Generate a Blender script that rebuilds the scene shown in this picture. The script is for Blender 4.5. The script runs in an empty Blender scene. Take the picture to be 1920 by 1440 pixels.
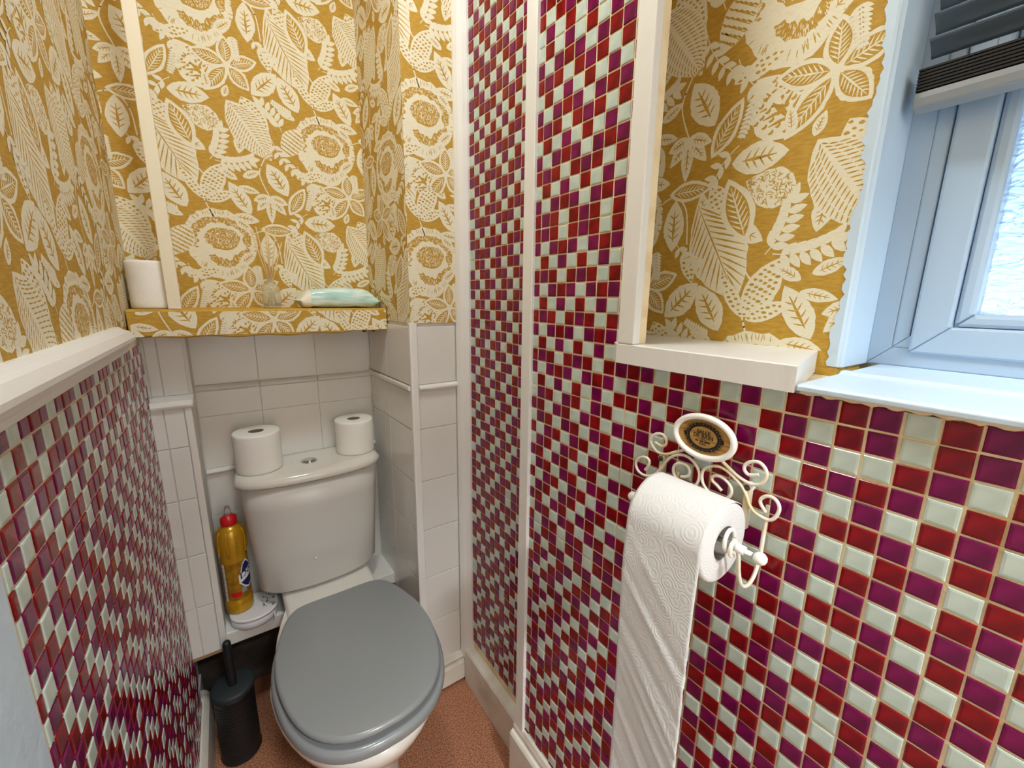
import bpy, bmesh, math, random
from mathutils import Vector, Matrix
from mathutils.geometry import tessellate_polygon

random.seed(7)
SC = bpy.context.scene
COL = SC.collection
H = 1.235                      # height of the lens above the floor

# ------------------------------------------------------------------ camera
cam_d = bpy.data.cameras.new('camera')
cam = bpy.data.objects.new('camera', cam_d); COL.objects.link(cam)
cam_d.sensor_width = 36.0
cam_d.lens = 777.31 / 1920 * 36.0
cam_d.clip_start = 0.01
F_ = Vector((0.55727649, 0.80463623, -0.20494743))
R_ = Vector((0.82342346, -0.5673066, 0.01170585))
U_ = Vector((0.10684908, 0.17528192, 0.97870298))
cam.matrix_world = Matrix(((R_.x, U_.x, -F_.x, 0), (R_.y, U_.y, -F_.y, 0), (R_.z, U_.z, -F_.z, H), (0, 0, 0, 1)))
SC.camera = cam
def project(p):
    v = Vector(p) - Vector((0, 0, H)); d = v.dot(F_)
    if d < 0.02: return None
    return (960 + 777.31 * v.dot(R_) / d, 720 - 777.31 * v.dot(U_) / d, d)

# ------------------------------------------------------------------ world, light, exposure
W = bpy.data.worlds.new('sky'); SC.world = W; W.use_nodes = True
wn = W.node_tree.nodes; wl = W.node_tree.links
sky = wn.new('ShaderNodeTexSky'); sky.sky_type = 'HOSEK_WILKIE'; sky.turbidity = 4.5
sky.sun_direction = Vector((-0.5, 0.4, 0.75)).normalized()
wl.new(sky.outputs[0], wn['Background'].inputs[0]); wn['Background'].inputs[1].default_value = 5.8
por = bpy.data.lights.new('window_portal', 'AREA'); por.shape = 'RECTANGLE'; por.size = 0.62; por.size_y = 0.80
por.cycles.is_portal = True
po = bpy.data.objects.new('window_portal', por); COL.objects.link(po)
po.location = (0.835, -0.15, H + 0.33); po.rotation_euler = (math.radians(90), 0, math.radians(90))
LAMP_XY = (0.13, 0.52); LAMP_W = 6.0; FILL_W = 37.0
SC.view_settings.view_transform = 'Standard'; SC.view_settings.look = 'None'
SC.view_settings.gamma = 1.0; SC.view_settings.use_curve_mapping = False
SC.view_settings.exposure = 0.74
SC.cycles.use_denoising = True
SC.cycles.max_bounces = 10; SC.cycles.diffuse_bounces = 6; SC.cycles.transparent_max_bounces = 16
SC.cycles.caustics_reflective = False; SC.cycles.caustics_refractive = False
SC.cycles.sample_clamp_indirect = 4.0

# ------------------------------------------------------------------ materials
def srgb(r, g, b):
    f = lambda c: (c / 255 / 12.92) if c / 255 <= 0.04045 else ((c / 255 + 0.055) / 1.055) ** 2.4
    return (f(r), f(g), f(b), 1)
MATS = {}
def mat(name, col, rough=0.5, metal=0.0, coat=0.0, col2=None, scale=30.0, stretch=(1, 1, 1), detail=3.0, ramp=(0.35, 0.65),
        bump=0.0, bscale=200.0, bstretch=(1, 1, 1), bdist=0.002, trans=0.0, ior=1.45, alpha=1.0, spec=0.5, coords='Object', sss=0.0):
    m = bpy.data.materials.new(name); m.use_nodes = True
    nt = m.node_tree; n = nt.nodes; l = nt.links; b = n['Principled BSDF']
    b.inputs['Base Color'].default_value = col; b.inputs['Roughness'].default_value = rough
    b.inputs['Metallic'].default_value = metal; b.inputs['Coat Weight'].default_value = coat
    b.inputs['Coat Roughness'].default_value = 0.06
    b.inputs['Transmission Weight'].default_value = trans; b.inputs['IOR'].default_value = ior
    b.inputs['Alpha'].default_value = alpha; b.inputs['Specular IOR Level'].default_value = spec
    if col2 or bump:
        tc = n.new('ShaderNodeTexCoord')
    if col2:
        mp = n.new('ShaderNodeMapping'); mp.inputs['Scale'].default_value = stretch
        tx = n.new('ShaderNodeTexNoise'); tx.inputs['Scale'].default_value = scale; tx.inputs['Detail'].default_value = detail
        rp = n.new('ShaderNodeValToRGB'); rp.color_ramp.elements[0].position = ramp[0]; rp.color_ramp.elements[1].position = ramp[1]
        rp.color_ramp.elements[0].color = col; rp.color_ramp.elements[1].color = col2
        l.new(tc.outputs[coords], mp.inputs[0]); l.new(mp.outputs[0], tx.inputs[0]); l.new(tx.outputs[0], rp.inputs[0])
        l.new(rp.outputs[0], b.inputs['Base Color'])
    if bump:
        mp2 = n.new('ShaderNodeMapping'); mp2.inputs['Scale'].default_value = bstretch
        t2 = n.new('ShaderNodeTexNoise'); t2.inputs['Scale'].default_value = bscale; t2.inputs['Detail'].default_value = 4
        bp = n.new('ShaderNodeBump'); bp.inputs['Strength'].default_value = bump; bp.inputs['Distance'].default_value = bdist
        l.new(tc.outputs[coords], mp2.inputs[0]); l.new(mp2.outputs[0], t2.inputs[0]); l.new(t2.outputs[0], bp.inputs['Height'])
        l.new(bp.outputs[0], b.inputs['Normal'])
    MATS[name] = m
    return m

M_white = mat('white_paint', srgb(226, 226, 224), 0.38, bump=0.35, bscale=90, bstretch=(1, 1, 1), bdist=0.002)
M_ceil = mat('ceiling_paint', srgb(232, 230, 226), 0.8)
M_trimw = mat('trim_gloss_paint', srgb(228, 227, 224), 0.32, bump=0.35, bscale=60, bstretch=(1, 1, 0.25), bdist=0.003)
M_cream = mat('cream_paint', srgb(232, 222, 196), 0.45, bump=0.2, bscale=80, bdist=0.002)
M_dirty = mat('worn_white_paint', srgb(214, 208, 196), 0.5, col2=srgb(166, 152, 134), scale=9, ramp=(0.5, 0.85), bump=0.4, bscale=70, bdist=0.003)
M_wtile = mat('white_painted_tile', srgb(222, 220, 215), 0.16, coat=0.3, bump=0.12, bscale=14, bdist=0.006)
M_wgrout = mat('painted_joint', srgb(216, 214, 208), 0.6)
M_mustard = mat('mustard_paper', srgb(196, 156, 62), 0.72, col2=srgb(178, 137, 44), scale=70, stretch=(1, 1, 5), detail=5, bump=0.35, bscale=520, bstretch=(1, 1, 3), bdist=0.001)
M_paper = mat('cream_print', srgb(230, 224, 200), 0.75, col2=srgb(218, 206, 168), scale=120, stretch=(1, 1, 6), detail=4, ramp=(0.5, 0.8), bump=0.25, bscale=520, bstretch=(1, 1, 3), bdist=0.001)
M_red = mat('red_glass_tile', srgb(140, 10, 20), 0.16, coat=0.0, col2=srgb(112, 4, 14), scale=60, detail=0, spec=0.4)
M_mag = mat('magenta_glass_tile', srgb(126, 8, 78), 0.16, coat=0.0, col2=srgb(100, 4, 60), scale=60, detail=0, spec=0.4)
M_pale = mat('pale_glass_tile', srgb(196, 209, 200), 0.16, coat=0.0, col2=srgb(184, 199, 190), scale=60, detail=0, spec=0.4)
TILEM = [M_mag, M_red, M_pale]
M_grout = mat('cream_grout', srgb(236, 218, 182), 0.85, col2=srgb(216, 190, 144), scale=22, ramp=(0.45, 0.75), bump=0.5, bscale=300, bdist=0.002)
M_grout2 = mat('white_grout', srgb(226, 212, 190), 0.85, col2=srgb(206, 190, 160), scale=20, ramp=(0.5, 0.8), bump=0.4, bscale=300, bdist=0.002)
M_porc = mat('porcelain', srgb(226, 222, 214), 0.12, coat=0.4)
M_porcb = mat('cistern_plastic', srgb(214, 210, 204), 0.2, coat=0.2)
M_grey = mat('grey_seat', srgb(136, 139, 140), 0.24, coat=0.25)
M_chrome = mat('chrome', srgb(200, 200, 200), 0.12, metal=1.0)
M_tissue = mat('tissue', srgb(240, 238, 232), 0.95, bump=0.25, bscale=260, bdist=0.002, spec=0.2)
M_core = mat('cardboard_core', srgb(112, 92, 78), 0.9)
M_coreg = mat('grey_core', srgb(120, 114, 108), 0.9)
M_black = mat('black_plastic', srgb(22, 24, 26), 0.45)
M_blacktop = mat('black_matt_plastic', srgb(36, 42, 44), 0.55)
M_gold = mat('gold_plastic', srgb(196, 146, 22), 0.28, metal=0.35, coat=0.3)
M_goldl = mat('gold_label', srgb(176, 128, 30), 0.4, metal=0.3, col2=srgb(150, 104, 20), scale=60)
M_redp = mat('red_plastic', srgb(200, 14, 24), 0.35)
M_clear = mat('clear_plastic', srgb(245, 225, 225), 0.1, trans=0.9, alpha=0.55)
M_blue = mat('navy_print', srgb(20, 26, 92), 0.4)
M_whitep = mat('white_plastic', srgb(226, 226, 228), 0.35)
M_holes = mat('dark_hole', srgb(14, 14, 16), 0.8)
M_wire = mat('cream_wire_paint', srgb(236, 232, 220), 0.35, col2=srgb(222, 204, 158), scale=26, ramp=(0.45, 0.7), bump=0.4, bscale=240, bdist=0.001)
M_rim = mat('white_rim_paint', srgb(238, 236, 230), 0.3)
M_oak = mat('oak_print', srgb(188, 146, 78), 0.55, col2=srgb(150, 106, 48), scale=30, stretch=(1, 0.5, 9), detail=4)
M_ink = mat('black_ink', srgb(22, 18, 20), 0.7)
M_screw = mat('screw_head', srgb(96, 84, 70), 0.35, metal=0.9)
M_upvc = mat('window_frame_daylight_blue', srgb(172, 192, 212), 0.28, coat=0.2)  # white plastic, the daylight's blue cast put into its colour
M_dayblue = mat('daylight_blue_paint', srgb(200, 220, 238), 0.35, bump=0.4, bscale=40, bdist=0.003)  # white paint with the blue of the window daylight mixed in
M_slat = mat('blind_slat', srgb(120, 130, 138), 0.4, metal=0.3)
M_stack = mat('blind_stack', srgb(20, 21, 24), 0.5)
M_rail = mat('blind_rail', srgb(142, 146, 148), 0.6)
M_floor = mat('cork_floor', srgb(176, 120, 88), 0.6, col2=srgb(112, 68, 46), scale=300, detail=3, ramp=(0.46, 0.58), bump=0.2, bscale=300, bdist=0.001)
M_void = mat('void_brown', srgb(74, 62, 54), 0.95, col2=srgb(44, 36, 32), scale=14)  # mottled dark brown for the cavity back below the ledge
M_wood = mat('bare_wood', srgb(150, 118, 80), 0.8)
M_reed = mat('reed', srgb(214, 186, 140), 0.8)
M_dglass = mat('diffuser_glass', srgb(226, 222, 190), 0.05, alpha=0.28)
M_oil = mat('diffuser_oil', srgb(150, 136, 58), 0.1, trans=0.6)
M_wipe = mat('wipes_film', srgb(226, 240, 234), 0.3, coat=0.3, col2=srgb(180, 222, 214), scale=40, stretch=(0.3, 1, 3), detail=4, ramp=(0.4, 0.6), bump=0.5, bscale=40, bdist=0.004)
M_wipew = mat('wipes_white', srgb(236, 232, 216), 0.35)
M_lampd = mat('lamp_body', srgb(235, 235, 235), 0.4)
def glass_mat():
    m = bpy.data.materials.new('frosted_pane'); m.use_nodes = True
    nt = m.node_tree; n = nt.nodes; l = nt.links; n.remove(n['Principled BSDF'])
    tc = n.new('ShaderNodeTexCoord'); mp = n.new('ShaderNodeMapping'); mp.inputs['Scale'].default_value = (1, 1.0, 2.2)
    wv = n.new('ShaderNodeTexNoise'); wv.inputs['Scale'].default_value = 26; wv.inputs['Detail'].default_value = 1.5; wv.inputs['Distortion'].default_value = 2.2
    bp = n.new('ShaderNodeBump'); bp.inputs['Strength'].default_value = 1.0; bp.inputs['Distance'].default_value = 0.02
    g = n.new('ShaderNodeBsdfRefraction'); g.inputs['IOR'].default_value = 1.35; g.inputs['Roughness'].default_value = 0.05; g.inputs['Color'].default_value = (.93, .97, 1, 1)
    gl = n.new('ShaderNodeBsdfGlossy'); gl.inputs['Roughness'].default_value = 0.05; gl.inputs['Color'].default_value = (.8, .85, .9, 1)
    t = n.new('ShaderNodeBsdfTransparent'); t.inputs[0].default_value = (.93, .97, 1, 1)
    mx = n.new('ShaderNodeMixShader'); mx.inputs[0].default_value = 0.5
    mx2 = n.new('ShaderNodeMixShader'); mx2.inputs[0].default_value = 0.08
    l.new(tc.outputs['Object'], mp.inputs[0]); l.new(mp.outputs[0], wv.inputs[0]); l.new(wv.outputs[0], bp.inputs['Height'])
    l.new(bp.outputs[0], g.inputs['Normal']); l.new(bp.outputs[0], gl.inputs['Normal'])
    l.new(t.outputs[0], mx.inputs[1]); l.new(g.outputs[0], mx.inputs[2])
    l.new(mx.outputs[0], mx2.inputs[1]); l.new(gl.outputs[0], mx2.inputs[2])
    l.new(mx2.outputs[0], n['Material Output'].inputs[0])
    return m
M_pane = glass_mat()
def tissue_emboss():
    m = mat('embossed_tissue', srgb(218, 218, 218), 0.95, spec=0.15)
    nt = m.node_tree; n = nt.nodes; l = nt.links
    tc = n.new('ShaderNodeTexCoord'); vo = n.new('ShaderNodeTexVoronoi'); vo.inputs['Scale'].default_value = 44
    mt = n.new('ShaderNodeMath'); mt.operation = 'MULTIPLY'; mt.inputs[1].default_value = 40
    sn = n.new('ShaderNodeMath'); sn.operation = 'SINE'
    no = n.new('ShaderNodeTexNoise'); no.inputs['Scale'].default_value = 420
    ad = n.new('ShaderNodeMath'); ad.operation = 'ADD'
    bp = n.new('ShaderNodeBump'); bp.inputs['Strength'].default_value = 0.15; bp.inputs['Distance'].default_value = 0.0008
    l.new(tc.outputs['Object'], vo.inputs['Vector']); l.new(vo.outputs['Distance'], mt.inputs[0]); l.new(mt.outputs[0], sn.inputs[0])
    l.new(tc.outputs['Object'], no.inputs['Vector']); l.new(sn.outputs[0], ad.inputs[0]); l.new(no.outputs[0], ad.inputs[1])
    l.new(ad.outputs[0], bp.inputs['Height']); l.new(bp.outputs[0], n['Principled BSDF'].inputs['Normal'])
    return m
M_emb = tissue_emboss()

# ------------------------------------------------------------------ builders
class MB:
    def __init__(s): s.v = []; s.f = []; s.mi = []; s.sm = []
    def face(s, idx, mi=0, smooth=False): s.f.append(idx); s.mi.append(mi); s.sm.append(smooth)
    def box(s, x0, x1, y0, y1, z0, z1, mi=0):
        b = len(s.v)
        s.v += [(x0, y0, z0), (x1, y0, z0), (x1, y1, z0), (x0, y1, z0), (x0, y0, z1), (x1, y0, z1), (x1, y1, z1), (x0, y1, z1)]
        for q in ((0, 3, 2, 1), (4, 5, 6, 7), (0, 1, 5, 4), (1, 2, 6, 5), (2, 3, 7, 6), (3, 0, 4, 7)):
            s.face([b + i for i in q], mi)
        return s
    def loft(s, rings, mi=0, cap0=True, cap1=True, smooth=True, closed=True):
        b = len(s.v); n = len(rings[0])
        for r in rings: s.v += [tuple(p) for p in r]
        for k in range(len(rings) - 1):
            for i in range(n if closed else n - 1):
                j = (i + 1) % n
                s.face([b + k * n + i, b + k * n + j, b + (k + 1) * n + j, b + (k + 1) * n + i], mi, smooth)
        if cap0: s.face([b + i for i in range(n)][::-1], mi, False)
        if cap1: s.face([b + (len(rings) - 1) * n + i for i in range(n)], mi, False)
        return s
    def lathe(s, prof, c=(0, 0, 0), seg=40, axis='Z', mi=0, cap0=True, cap1=True, sx=1.0, sy=1.0):
        rings = []
        for r, h in prof:
            ring = []
            for i in range(seg):
                a = 2 * math.pi * i / seg
                p = (r * math.cos(a) * sx, r * math.sin(a) * sy, h)
                if axis == 'Y': p = (p[0], p[2], -p[1])
                if axis == 'X': p = (p[2], p[0], p[1])
                ring.append((c[0] + p[0], c[1] + p[1], c[2] + p[2]))
            rings.append(ring)
        return s.loft(rings, mi, cap0, cap1)
    def tube(s, pts, r, seg=8, mi=0):
        P = [Vector(p) for p in pts]; rings = []; up = None
        for i, p in enumerate(P):
            t = (P[min(i + 1, len(P) - 1)] - P[max(i - 1, 0)]).normalized()
            if up is None:
                up = t.cross(Vector((1, 0.3, 0.2))).normalized()
            up = (up - t * up.dot(t)).normalized(); sd = t.cross(up)
            rr = r(i / (len(P) - 1)) if callable(r) else r
            rings.append([p + (up * math.cos(a) + sd * math.sin(a)) * rr for a in [2 * math.pi * k / seg for k in range(seg)]])
        return s.loft(rings, mi)
    def build(s, name, mats, parent=None, bevel=0.0, seg=2, solid=0.0):
        me = bpy.data.meshes.new(name); me.from_pydata(s.v, [], s.f)
        mats = mats if isinstance(mats, (list, tuple)) else [mats]
        for m in mats: me.materials.append(m)
        me.polygons.foreach_set('material_index', s.mi); me.polygons.foreach_set('use_smooth', s.sm)
        bm = bmesh.new(); bm.from_mesh(me); bmesh.ops.recalc_face_normals(bm, faces=bm.faces); bm.to_mesh(me); bm.free()
        me.update()
        o = bpy.data.objects.new(name, me); COL.objects.link(o)
        if parent: o.parent = parent
        if bevel:
            md = o.modifiers.new('bevel', 'BEVEL'); md.width = bevel; md.segments = seg; md.limit_method = 'ANGLE'; md.angle_limit = math.radians(50)
        return o
def box(name, m, x0, x1, y0, y1, z0, z1, parent=None, bevel=0.0):
    return MB().box(x0, x1, y0, y1, z0, z1).build(name, m, parent, bevel)
def empty(name, loc=(0, 0, 0)):
    o = bpy.data.objects.new(name, None); COL.objects.link(o); o.location = loc; o.empty_display_size = 0.05
    return o
def tag(o, label=None, cat=None, group=None, kind=None):
    if label: o['label'] = label
    if cat: o['category'] = cat
    if group: o['group'] = group
    if kind: o['kind'] = kind
    return o
def thing(name, label, cat, group=None, kind=None):
    return tag(empty(name), label, cat, group, kind)
def smooth_line(pts, k=6):
    P = [Vector(p) for p in pts]; out = []
    for i in range(len(P) - 1):
        p0 = P[max(i - 1, 0)]; p1 = P[i]; p2 = P[i + 1]; p3 = P[min(i + 2, len(P) - 1)]
        for j in range(k):
            t = j / k
            out.append(0.5 * ((2 * p1) + (p2 - p0) * t + (2 * p0 - 5 * p1 + 4 * p2 - p3) * t * t + (3 * p1 - p0 - 3 * p2 + p3) * t ** 3))
    out.append(P[-1])
    return out

# ------------------------------------------------------------------ wallpaper print (one repeat, half drop)
UNIT = []          # (layer, [(u, v), ...], height of the ink)
MOT = [0]; CNT = [0]
def T(pts, x, y, a, s=1.0, fl=1):
    c, n = math.cos(a), math.sin(a)
    return [(x + s * (c * px - n * py * fl), y + s * (n * px + c * py * fl)) for px, py in pts]
def lens(L, w, n=14, sk=0.0, pw=0.85, jit=0.0):
    top = []; bot = []
    for i in range(n + 1):
        t = i / n; k = math.sin(math.pi * t ** (0.85 + sk)) ** pw * w / 2
        top.append((t * L, k * (1 + random.uniform(-jit, jit)))); bot.append((t * L, -k * (1 + random.uniform(-jit, jit))))
    return top + bot[-2:0:-1]
def emit(layer, pts):
    CNT[0] += 1
    UNIT.append((layer, pts, 5e-5 + (MOT[0] % 128) * 4.4e-6 + layer * 1.2e-6 + random.uniform(0, 1.1e-6)))
def motif(): MOT[0] += 1
def stroke(layer, p, q, w, taper=0.25):
    dx, dy = q[0] - p[0], q[1] - p[1]; d = math.hypot(dx, dy) or 1e-6; nx, ny = -dy / d * w / 2, dx / d * w / 2
    mx, my = p[0] + dx * 0.4, p[1] + dy * 0.4
    emit(layer, [(p[0] - nx * taper, p[1] - ny * taper), (mx - nx, my - ny), (q[0] - nx * taper, q[1] - ny * taper), (q[0] + nx * taper, q[1] + ny * taper), (mx + nx, my + ny), (p[0] + nx * taper, p[1] + ny * taper)])
def curve(layer, pts, w):
    P = smooth_line([(a, b, 0) for a, b in pts], 5)
    for a, b in zip(P, P[1:]):
        d = (b - a); n_ = Vector((-d.y, d.x, 0)).normalized() * w / 2; e = d * 0.12
        emit(layer, [tuple((a - n_ - e)[:2]), tuple((b - n_ + e)[:2]), tuple((b + n_ + e)[:2]), tuple((a + n_ - e)[:2])])
def leaf(x, y, a, L, w, kind='plain', sk=0.0, fl=1):
    motif(); a = math.radians(a)
    emit(1, T(lens(L, w, 16, sk, jit=0.05), x, y, a, 1, fl))
    pt = lambda px, py: T([(px, py)], x, y, a, 1, fl)[0]
    half = lambda t: math.sin(math.pi * t ** (0.85 + sk)) ** 0.85 * w / 2
    if kind == 'plain' and L > .036: kind = 'slit'
    if kind == 'vein':
        emit(2, T([(L * 0.1 + px * 0.8, py * 0.68) for px, py in lens(L, w, 16, sk)], x, y, a, 1, fl))
        stroke(3, pt(L * .12, 0), pt(L * .86, 0), w * .07)
        for i in range(7):
            t = .2 + i * .085
            for sg in (-1, 1): stroke(3, pt(t * L, 0), pt((t + .13) * L, sg * half(t + .13) * .58), w * .055)
    elif kind == 'slit':
        stroke(2, pt(L * .2, 0), pt(L * .8, 0), w * .12)
        for i in range(4):
            t = .25 + i * .13
            for sg in (-1, 1): stroke(2, pt(t * L, 0), pt((t + .1) * L, sg * half(t + .1) * .6), w * .06)
    elif kind == 'spot':
        nx = max(5, int(L / 0.0085))
        for i in range(nx):
            t = (i + .7) / (nx + .6); ny = max(1, int(half(t) * 2 / 0.0085))
            for j in range(ny):
                py = (j + .5 - ny / 2) / max(ny, 1) * 2 * half(t) * .82
                c = pt(t * L + random.uniform(-.001, .001), py)
                r = random.uniform(.0016, .0028); b = random.uniform(0, 3)
                emit(2, [(c[0] + r * math.cos(b + k) * (1.5 if k % 2 else .8), c[1] + r * math.sin(b + k) * .9) for k in (0, 1.0, 2.1, 3.1, 4.2, 5.2)])
    elif kind == 'stipple':
        for _ in range(int(L * w * 38000)):
            t = random.uniform(.08, .94); py = random.uniform(-.86, .86) * half(t); b = random.uniform(0, math.pi); r = random.uniform(.002, .0036)
            stroke(2, pt(t * L - r * math.cos(b), py - r * math.sin(b)), pt(t * L + r * math.cos(b), py + r * math.sin(b)), .0014, .5)
    elif kind == 'rib':
        stroke(2, pt(.02 * L, 0), pt(.92 * L, 0), w * .03)
        for i in range(13):
            t = .05 + i * .064
            for sg in (-1, 1):
                e = min(.97, t + .22)
                stroke(2, pt(t * L, sg * .002), pt(e * L, sg * half(e) * .93), .0030, .3)
    elif kind == 'hatch':
        for i in range(20):
            t = .04 + i * .046
            for sg in (-1, 1):
                for q in (.08, .38, .68):
                    b = t + q * .16; e = t + (q + .26) * .16
                    if e < .98: stroke(2, pt(b * L, sg * half(b) * q), pt(e * L, sg * half(e) * (q + .27)), .0021, .4)
    elif kind == 'band':
        for i in range(7):
            t = .14 + i * .11
            for j in range(5):
                py = (j - 2) / 2.6 * half(t)
                stroke(2, pt(t * L, py - half(t) * .2), pt((t + .02) * L, py + half(t) * .2), .0030, .5)
            stroke(2, pt(t * L, -half(t) * .9), pt((t + .045) * L, half(t) * .9), .0016, .6)
def flower(x, y, s, rot=0):
    for k, (da, L) in enumerate(((92, .062), (20, .068), (-48, .062), (-128, .085), (168, .075))):
        leaf(x, y, da + rot, L * s, .036 * s, 'vein', 0.1)
    for k in range(10):
        a = k * 0.628
        stroke(3, (x, y), (x + .010 * s * math.cos(a), y + .010 * s * math.sin(a)), .002)
def bloom(x, y, s):
    motif()
    def blob(r, sq=1.0, n=44, j=.05, ang0=0, ang1=2 * math.pi):
        out = []
        for i in range(n):
            a = ang0 + (ang1 - ang0) * i / n
            rr = r * (1 + random.uniform(-j, j)) * (1 + .32 * max(0, -math.sin(a)) ** 7) * (1 - .05 * math.cos(2 * a))
            out.append((x + rr * math.cos(a) * 1.08, y + rr * math.sin(a) * sq))
        return out
    emit(1, blob(.077 * s, .92, 60, .035))
    def pol(a, r, dx=0, dy=0): return (x + dx + r * math.cos(a) * 1.06, y + dy + r * math.sin(a) * .90 * (1 + .25 * max(0, -math.sin(a)) ** 7))
    for k in range(90):                                  # frayed outer edge
        a = random.uniform(0, 6.28); r = random.uniform(.066, .072) * s
        stroke(2, pol(a, r), pol(a + random.uniform(-.04, .04), .080 * s), .0013, .5)
    def ring(a0, a1, r0, r1, n, dx=0, dy=0):
        prev = None
        for k in range(n + 1):
            a = math.radians(a0 + (a1 - a0) * k / n); j = s * random.uniform(-.0035, .0035)
            e = min(1, min(k, n - k) / 3 + .15); m = (r0 + r1) / 2
            cur = (pol(a, (m - (m - r0) * e) * s + j, dx, dy), pol(a, (m + (r1 - m) * e) * s + s * random.uniform(-.0025, .0025), dx, dy))
            if prev: emit(2, [prev[0], cur[0], cur[1], prev[1]])
            prev = cur
        for k in range(int(abs(a1 - a0) * 1.1)):
            a = math.radians(random.uniform(a0, a1)); r = random.uniform(r0, r1) * s
            stroke(3, pol(a, r, dx, dy), pol(a, r + .0045 * s, dx, dy), .0012, .5)
    ring(-18, 206, .046, .063, 40)
    ring(232, 338, .044, .062, 24, .006 * s, .002 * s)
    emit(2, [(x + .003 * s + .035 * s * math.cos(k * .2618) * 1.08 * (1 + random.uniform(-.06, .06)), y + .004 * s + .027 * s * math.sin(k * .2618) * (1 + random.uniform(-.1, .1))) for k in range(24)])
    for _ in range(230):
        a = random.uniform(0, 6.28); r = .033 * s * math.sqrt(random.random())
        p = (x + .003 * s + r * 1.1 * math.cos(a), y + .004 * s + r * .78 * math.sin(a)); b = random.uniform(.9, 2.2)
        stroke(3, p, (p[0] + .0045 * math.cos(b), p[1] + .0045 * math.sin(b)), .0012, .5)
def spray(x, y, a, L, n=5, s=1.0):
    a = math.radians(a); bend = .35
    pts = []
    for i in range(n + 1):
        t = i / n; pts.append((x + L * t * math.cos(a + bend * t), y + L * t * math.sin(a + bend * t)))
    curve(1, pts, .0016)
    for i, p in enumerate(pts[1:]):
        d = math.degrees(a + bend * (i / n))
        leaf(p[0], p[1], d + 48, .020 * s, .0095 * s); leaf(p[0], p[1], d - 48, .020 * s, .0095 * s)
    leaf(pts[-1][0], pts[-1][1], math.degrees(a + bend), .022 * s, .010 * s)
def fern(x, y, a, L, s=1.0):
    a = math.radians(a)
    for i in range(9):
        t = i / 9; p = (x + L * t * math.cos(a), y + L * t * math.sin(a))
        for sg in (-1, 1): leaf(p[0], p[1], math.degrees(a) + sg * 55, .013 * s * (1.15 - t * .6), .0052 * s)
    curve(1, [(x, y), (x + L * .5 * math.cos(a), y + L * .5 * math.sin(a)), (x + L * math.cos(a), y + L * math.sin(a))], .0018)
def scalepod(x, y, a, L, w):
    leaf(x, y, a, L, w, 'plain', -0.1)
    a = math.radians(a)
    for i in range(6):
        t = .14 + i * .13; hw = math.sin(math.pi * t) ** .8 * w / 2; n_ = max(2, int(hw * 2 / .011))
        for j in range(n_):
            py = (j + .5 + (.25 if i % 2 else -.1) - n_ / 2) / n_ * 2 * hw * .86
            c = T([(t * L, py)], x, y, a)[0]
            emit(2, [(c[0] + .0042 * math.cos(a + q), c[1] + .0042 * math.sin(a + q)) for q in (1.3, 2.2, 3.14, 4.0, 4.9)] + [c])
def butterfly(x, y):
    leaf(x, y, 118, .075, .040, 'spot', .1); leaf(x, y, -28, .062, .030, 'slit', .1)
    leaf(x, y, -82, .055, .026, 'slit', .1); leaf(x, y, 62, .036, .022, 'slit'); leaf(x, y, 170, .042, .018, 'slit')
def unit():
    bloom(0, 0, 1.0)
    sx, sy = .055, -.123
    scalepod(sx - .035, sy - .058, 128, .105, .080)
    flower(sx, sy, 1.0)
    leaf(sx + .022, sy - .062, -62, .105, .056, 'spot', .05)
    leaf(sx - .065, sy + .050, 196, .070, .026, 'spot'); leaf(sx - .020, sy + .066, 40, .052, .024)
    leaf(sx + .012, sy - .150, -100, .045, .026, 'slit')
    butterfly(sx - .118, sy - .170)
    leaf(sx - .175, sy - .130, -62, .175, .092, 'rib', .25)
    leaf(.045, .330, -55, .150, .082, 'hatch', .1); leaf(.040, .335, 70, .030, .016, 'slit'); leaf(.012, .345, 100, .040, .016)
    leaf(.026, .268, 158, .075, .054, 'stipple', -.1)
    leaf(-.032, .208, 112, .105, .050, 'vein', .1)
    leaf(-.025, .095, 62, .100, .048, 'spot', .1); leaf(-.025, .095, 122, .080, .022, 'spot'); leaf(-.020, .092, 24, .068, .026, 'spot')
    leaf(.050, .150, 150, .042, .018); leaf(.062, .158, 25, .045, .019); leaf(.050, .134, -12, .048, .018)
    for da, L in ((-90, .068), (-50, .055), (-130, .05), (-20, .045), (-160, .04)): leaf(.118, .118, da, L, .022, 'slit')
    leaf(.030, .062, -8, .060, .026, 'slit', .1); leaf(.034, .056, -38, .045, .022, 'slit')
    leaf(-.062, .030, 240, .085, .052, 'band'); leaf(-.070, .052, 160, .045, .016, 'slit')
    fern(-.080, .060, 150, .05); fern(.070, -.060, -80, .05)
    spray(-.075, -.060, -70, .085); spray(.110, -.045, -60, .055, 4, .9); spray(.135, .260, -75, .08)
    fern(-.040, -.120, -110, .055); spray(-.060, -.180, 210, .05, 3)
    curve(1, [(.070, .020), (.100, .030), (.125, .005), (.132, -.05)], .0026)
    curve(1, [(sx - .11, sy - .18), (sx - .085, sy - .24), (sx - .04, sy - .29)], .003)
    curve(1, [(-.025, .095), (-.01, .055), (.0, .04)], .003); curve(1, [(.118, .118), (.10, .17), (.115, .21)], .0026)
    leaf(.160, -.02, 100, .05, .022, 'slit'); leaf(.128, -.06, -70, .06, .026, 'spot')
unit()
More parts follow.
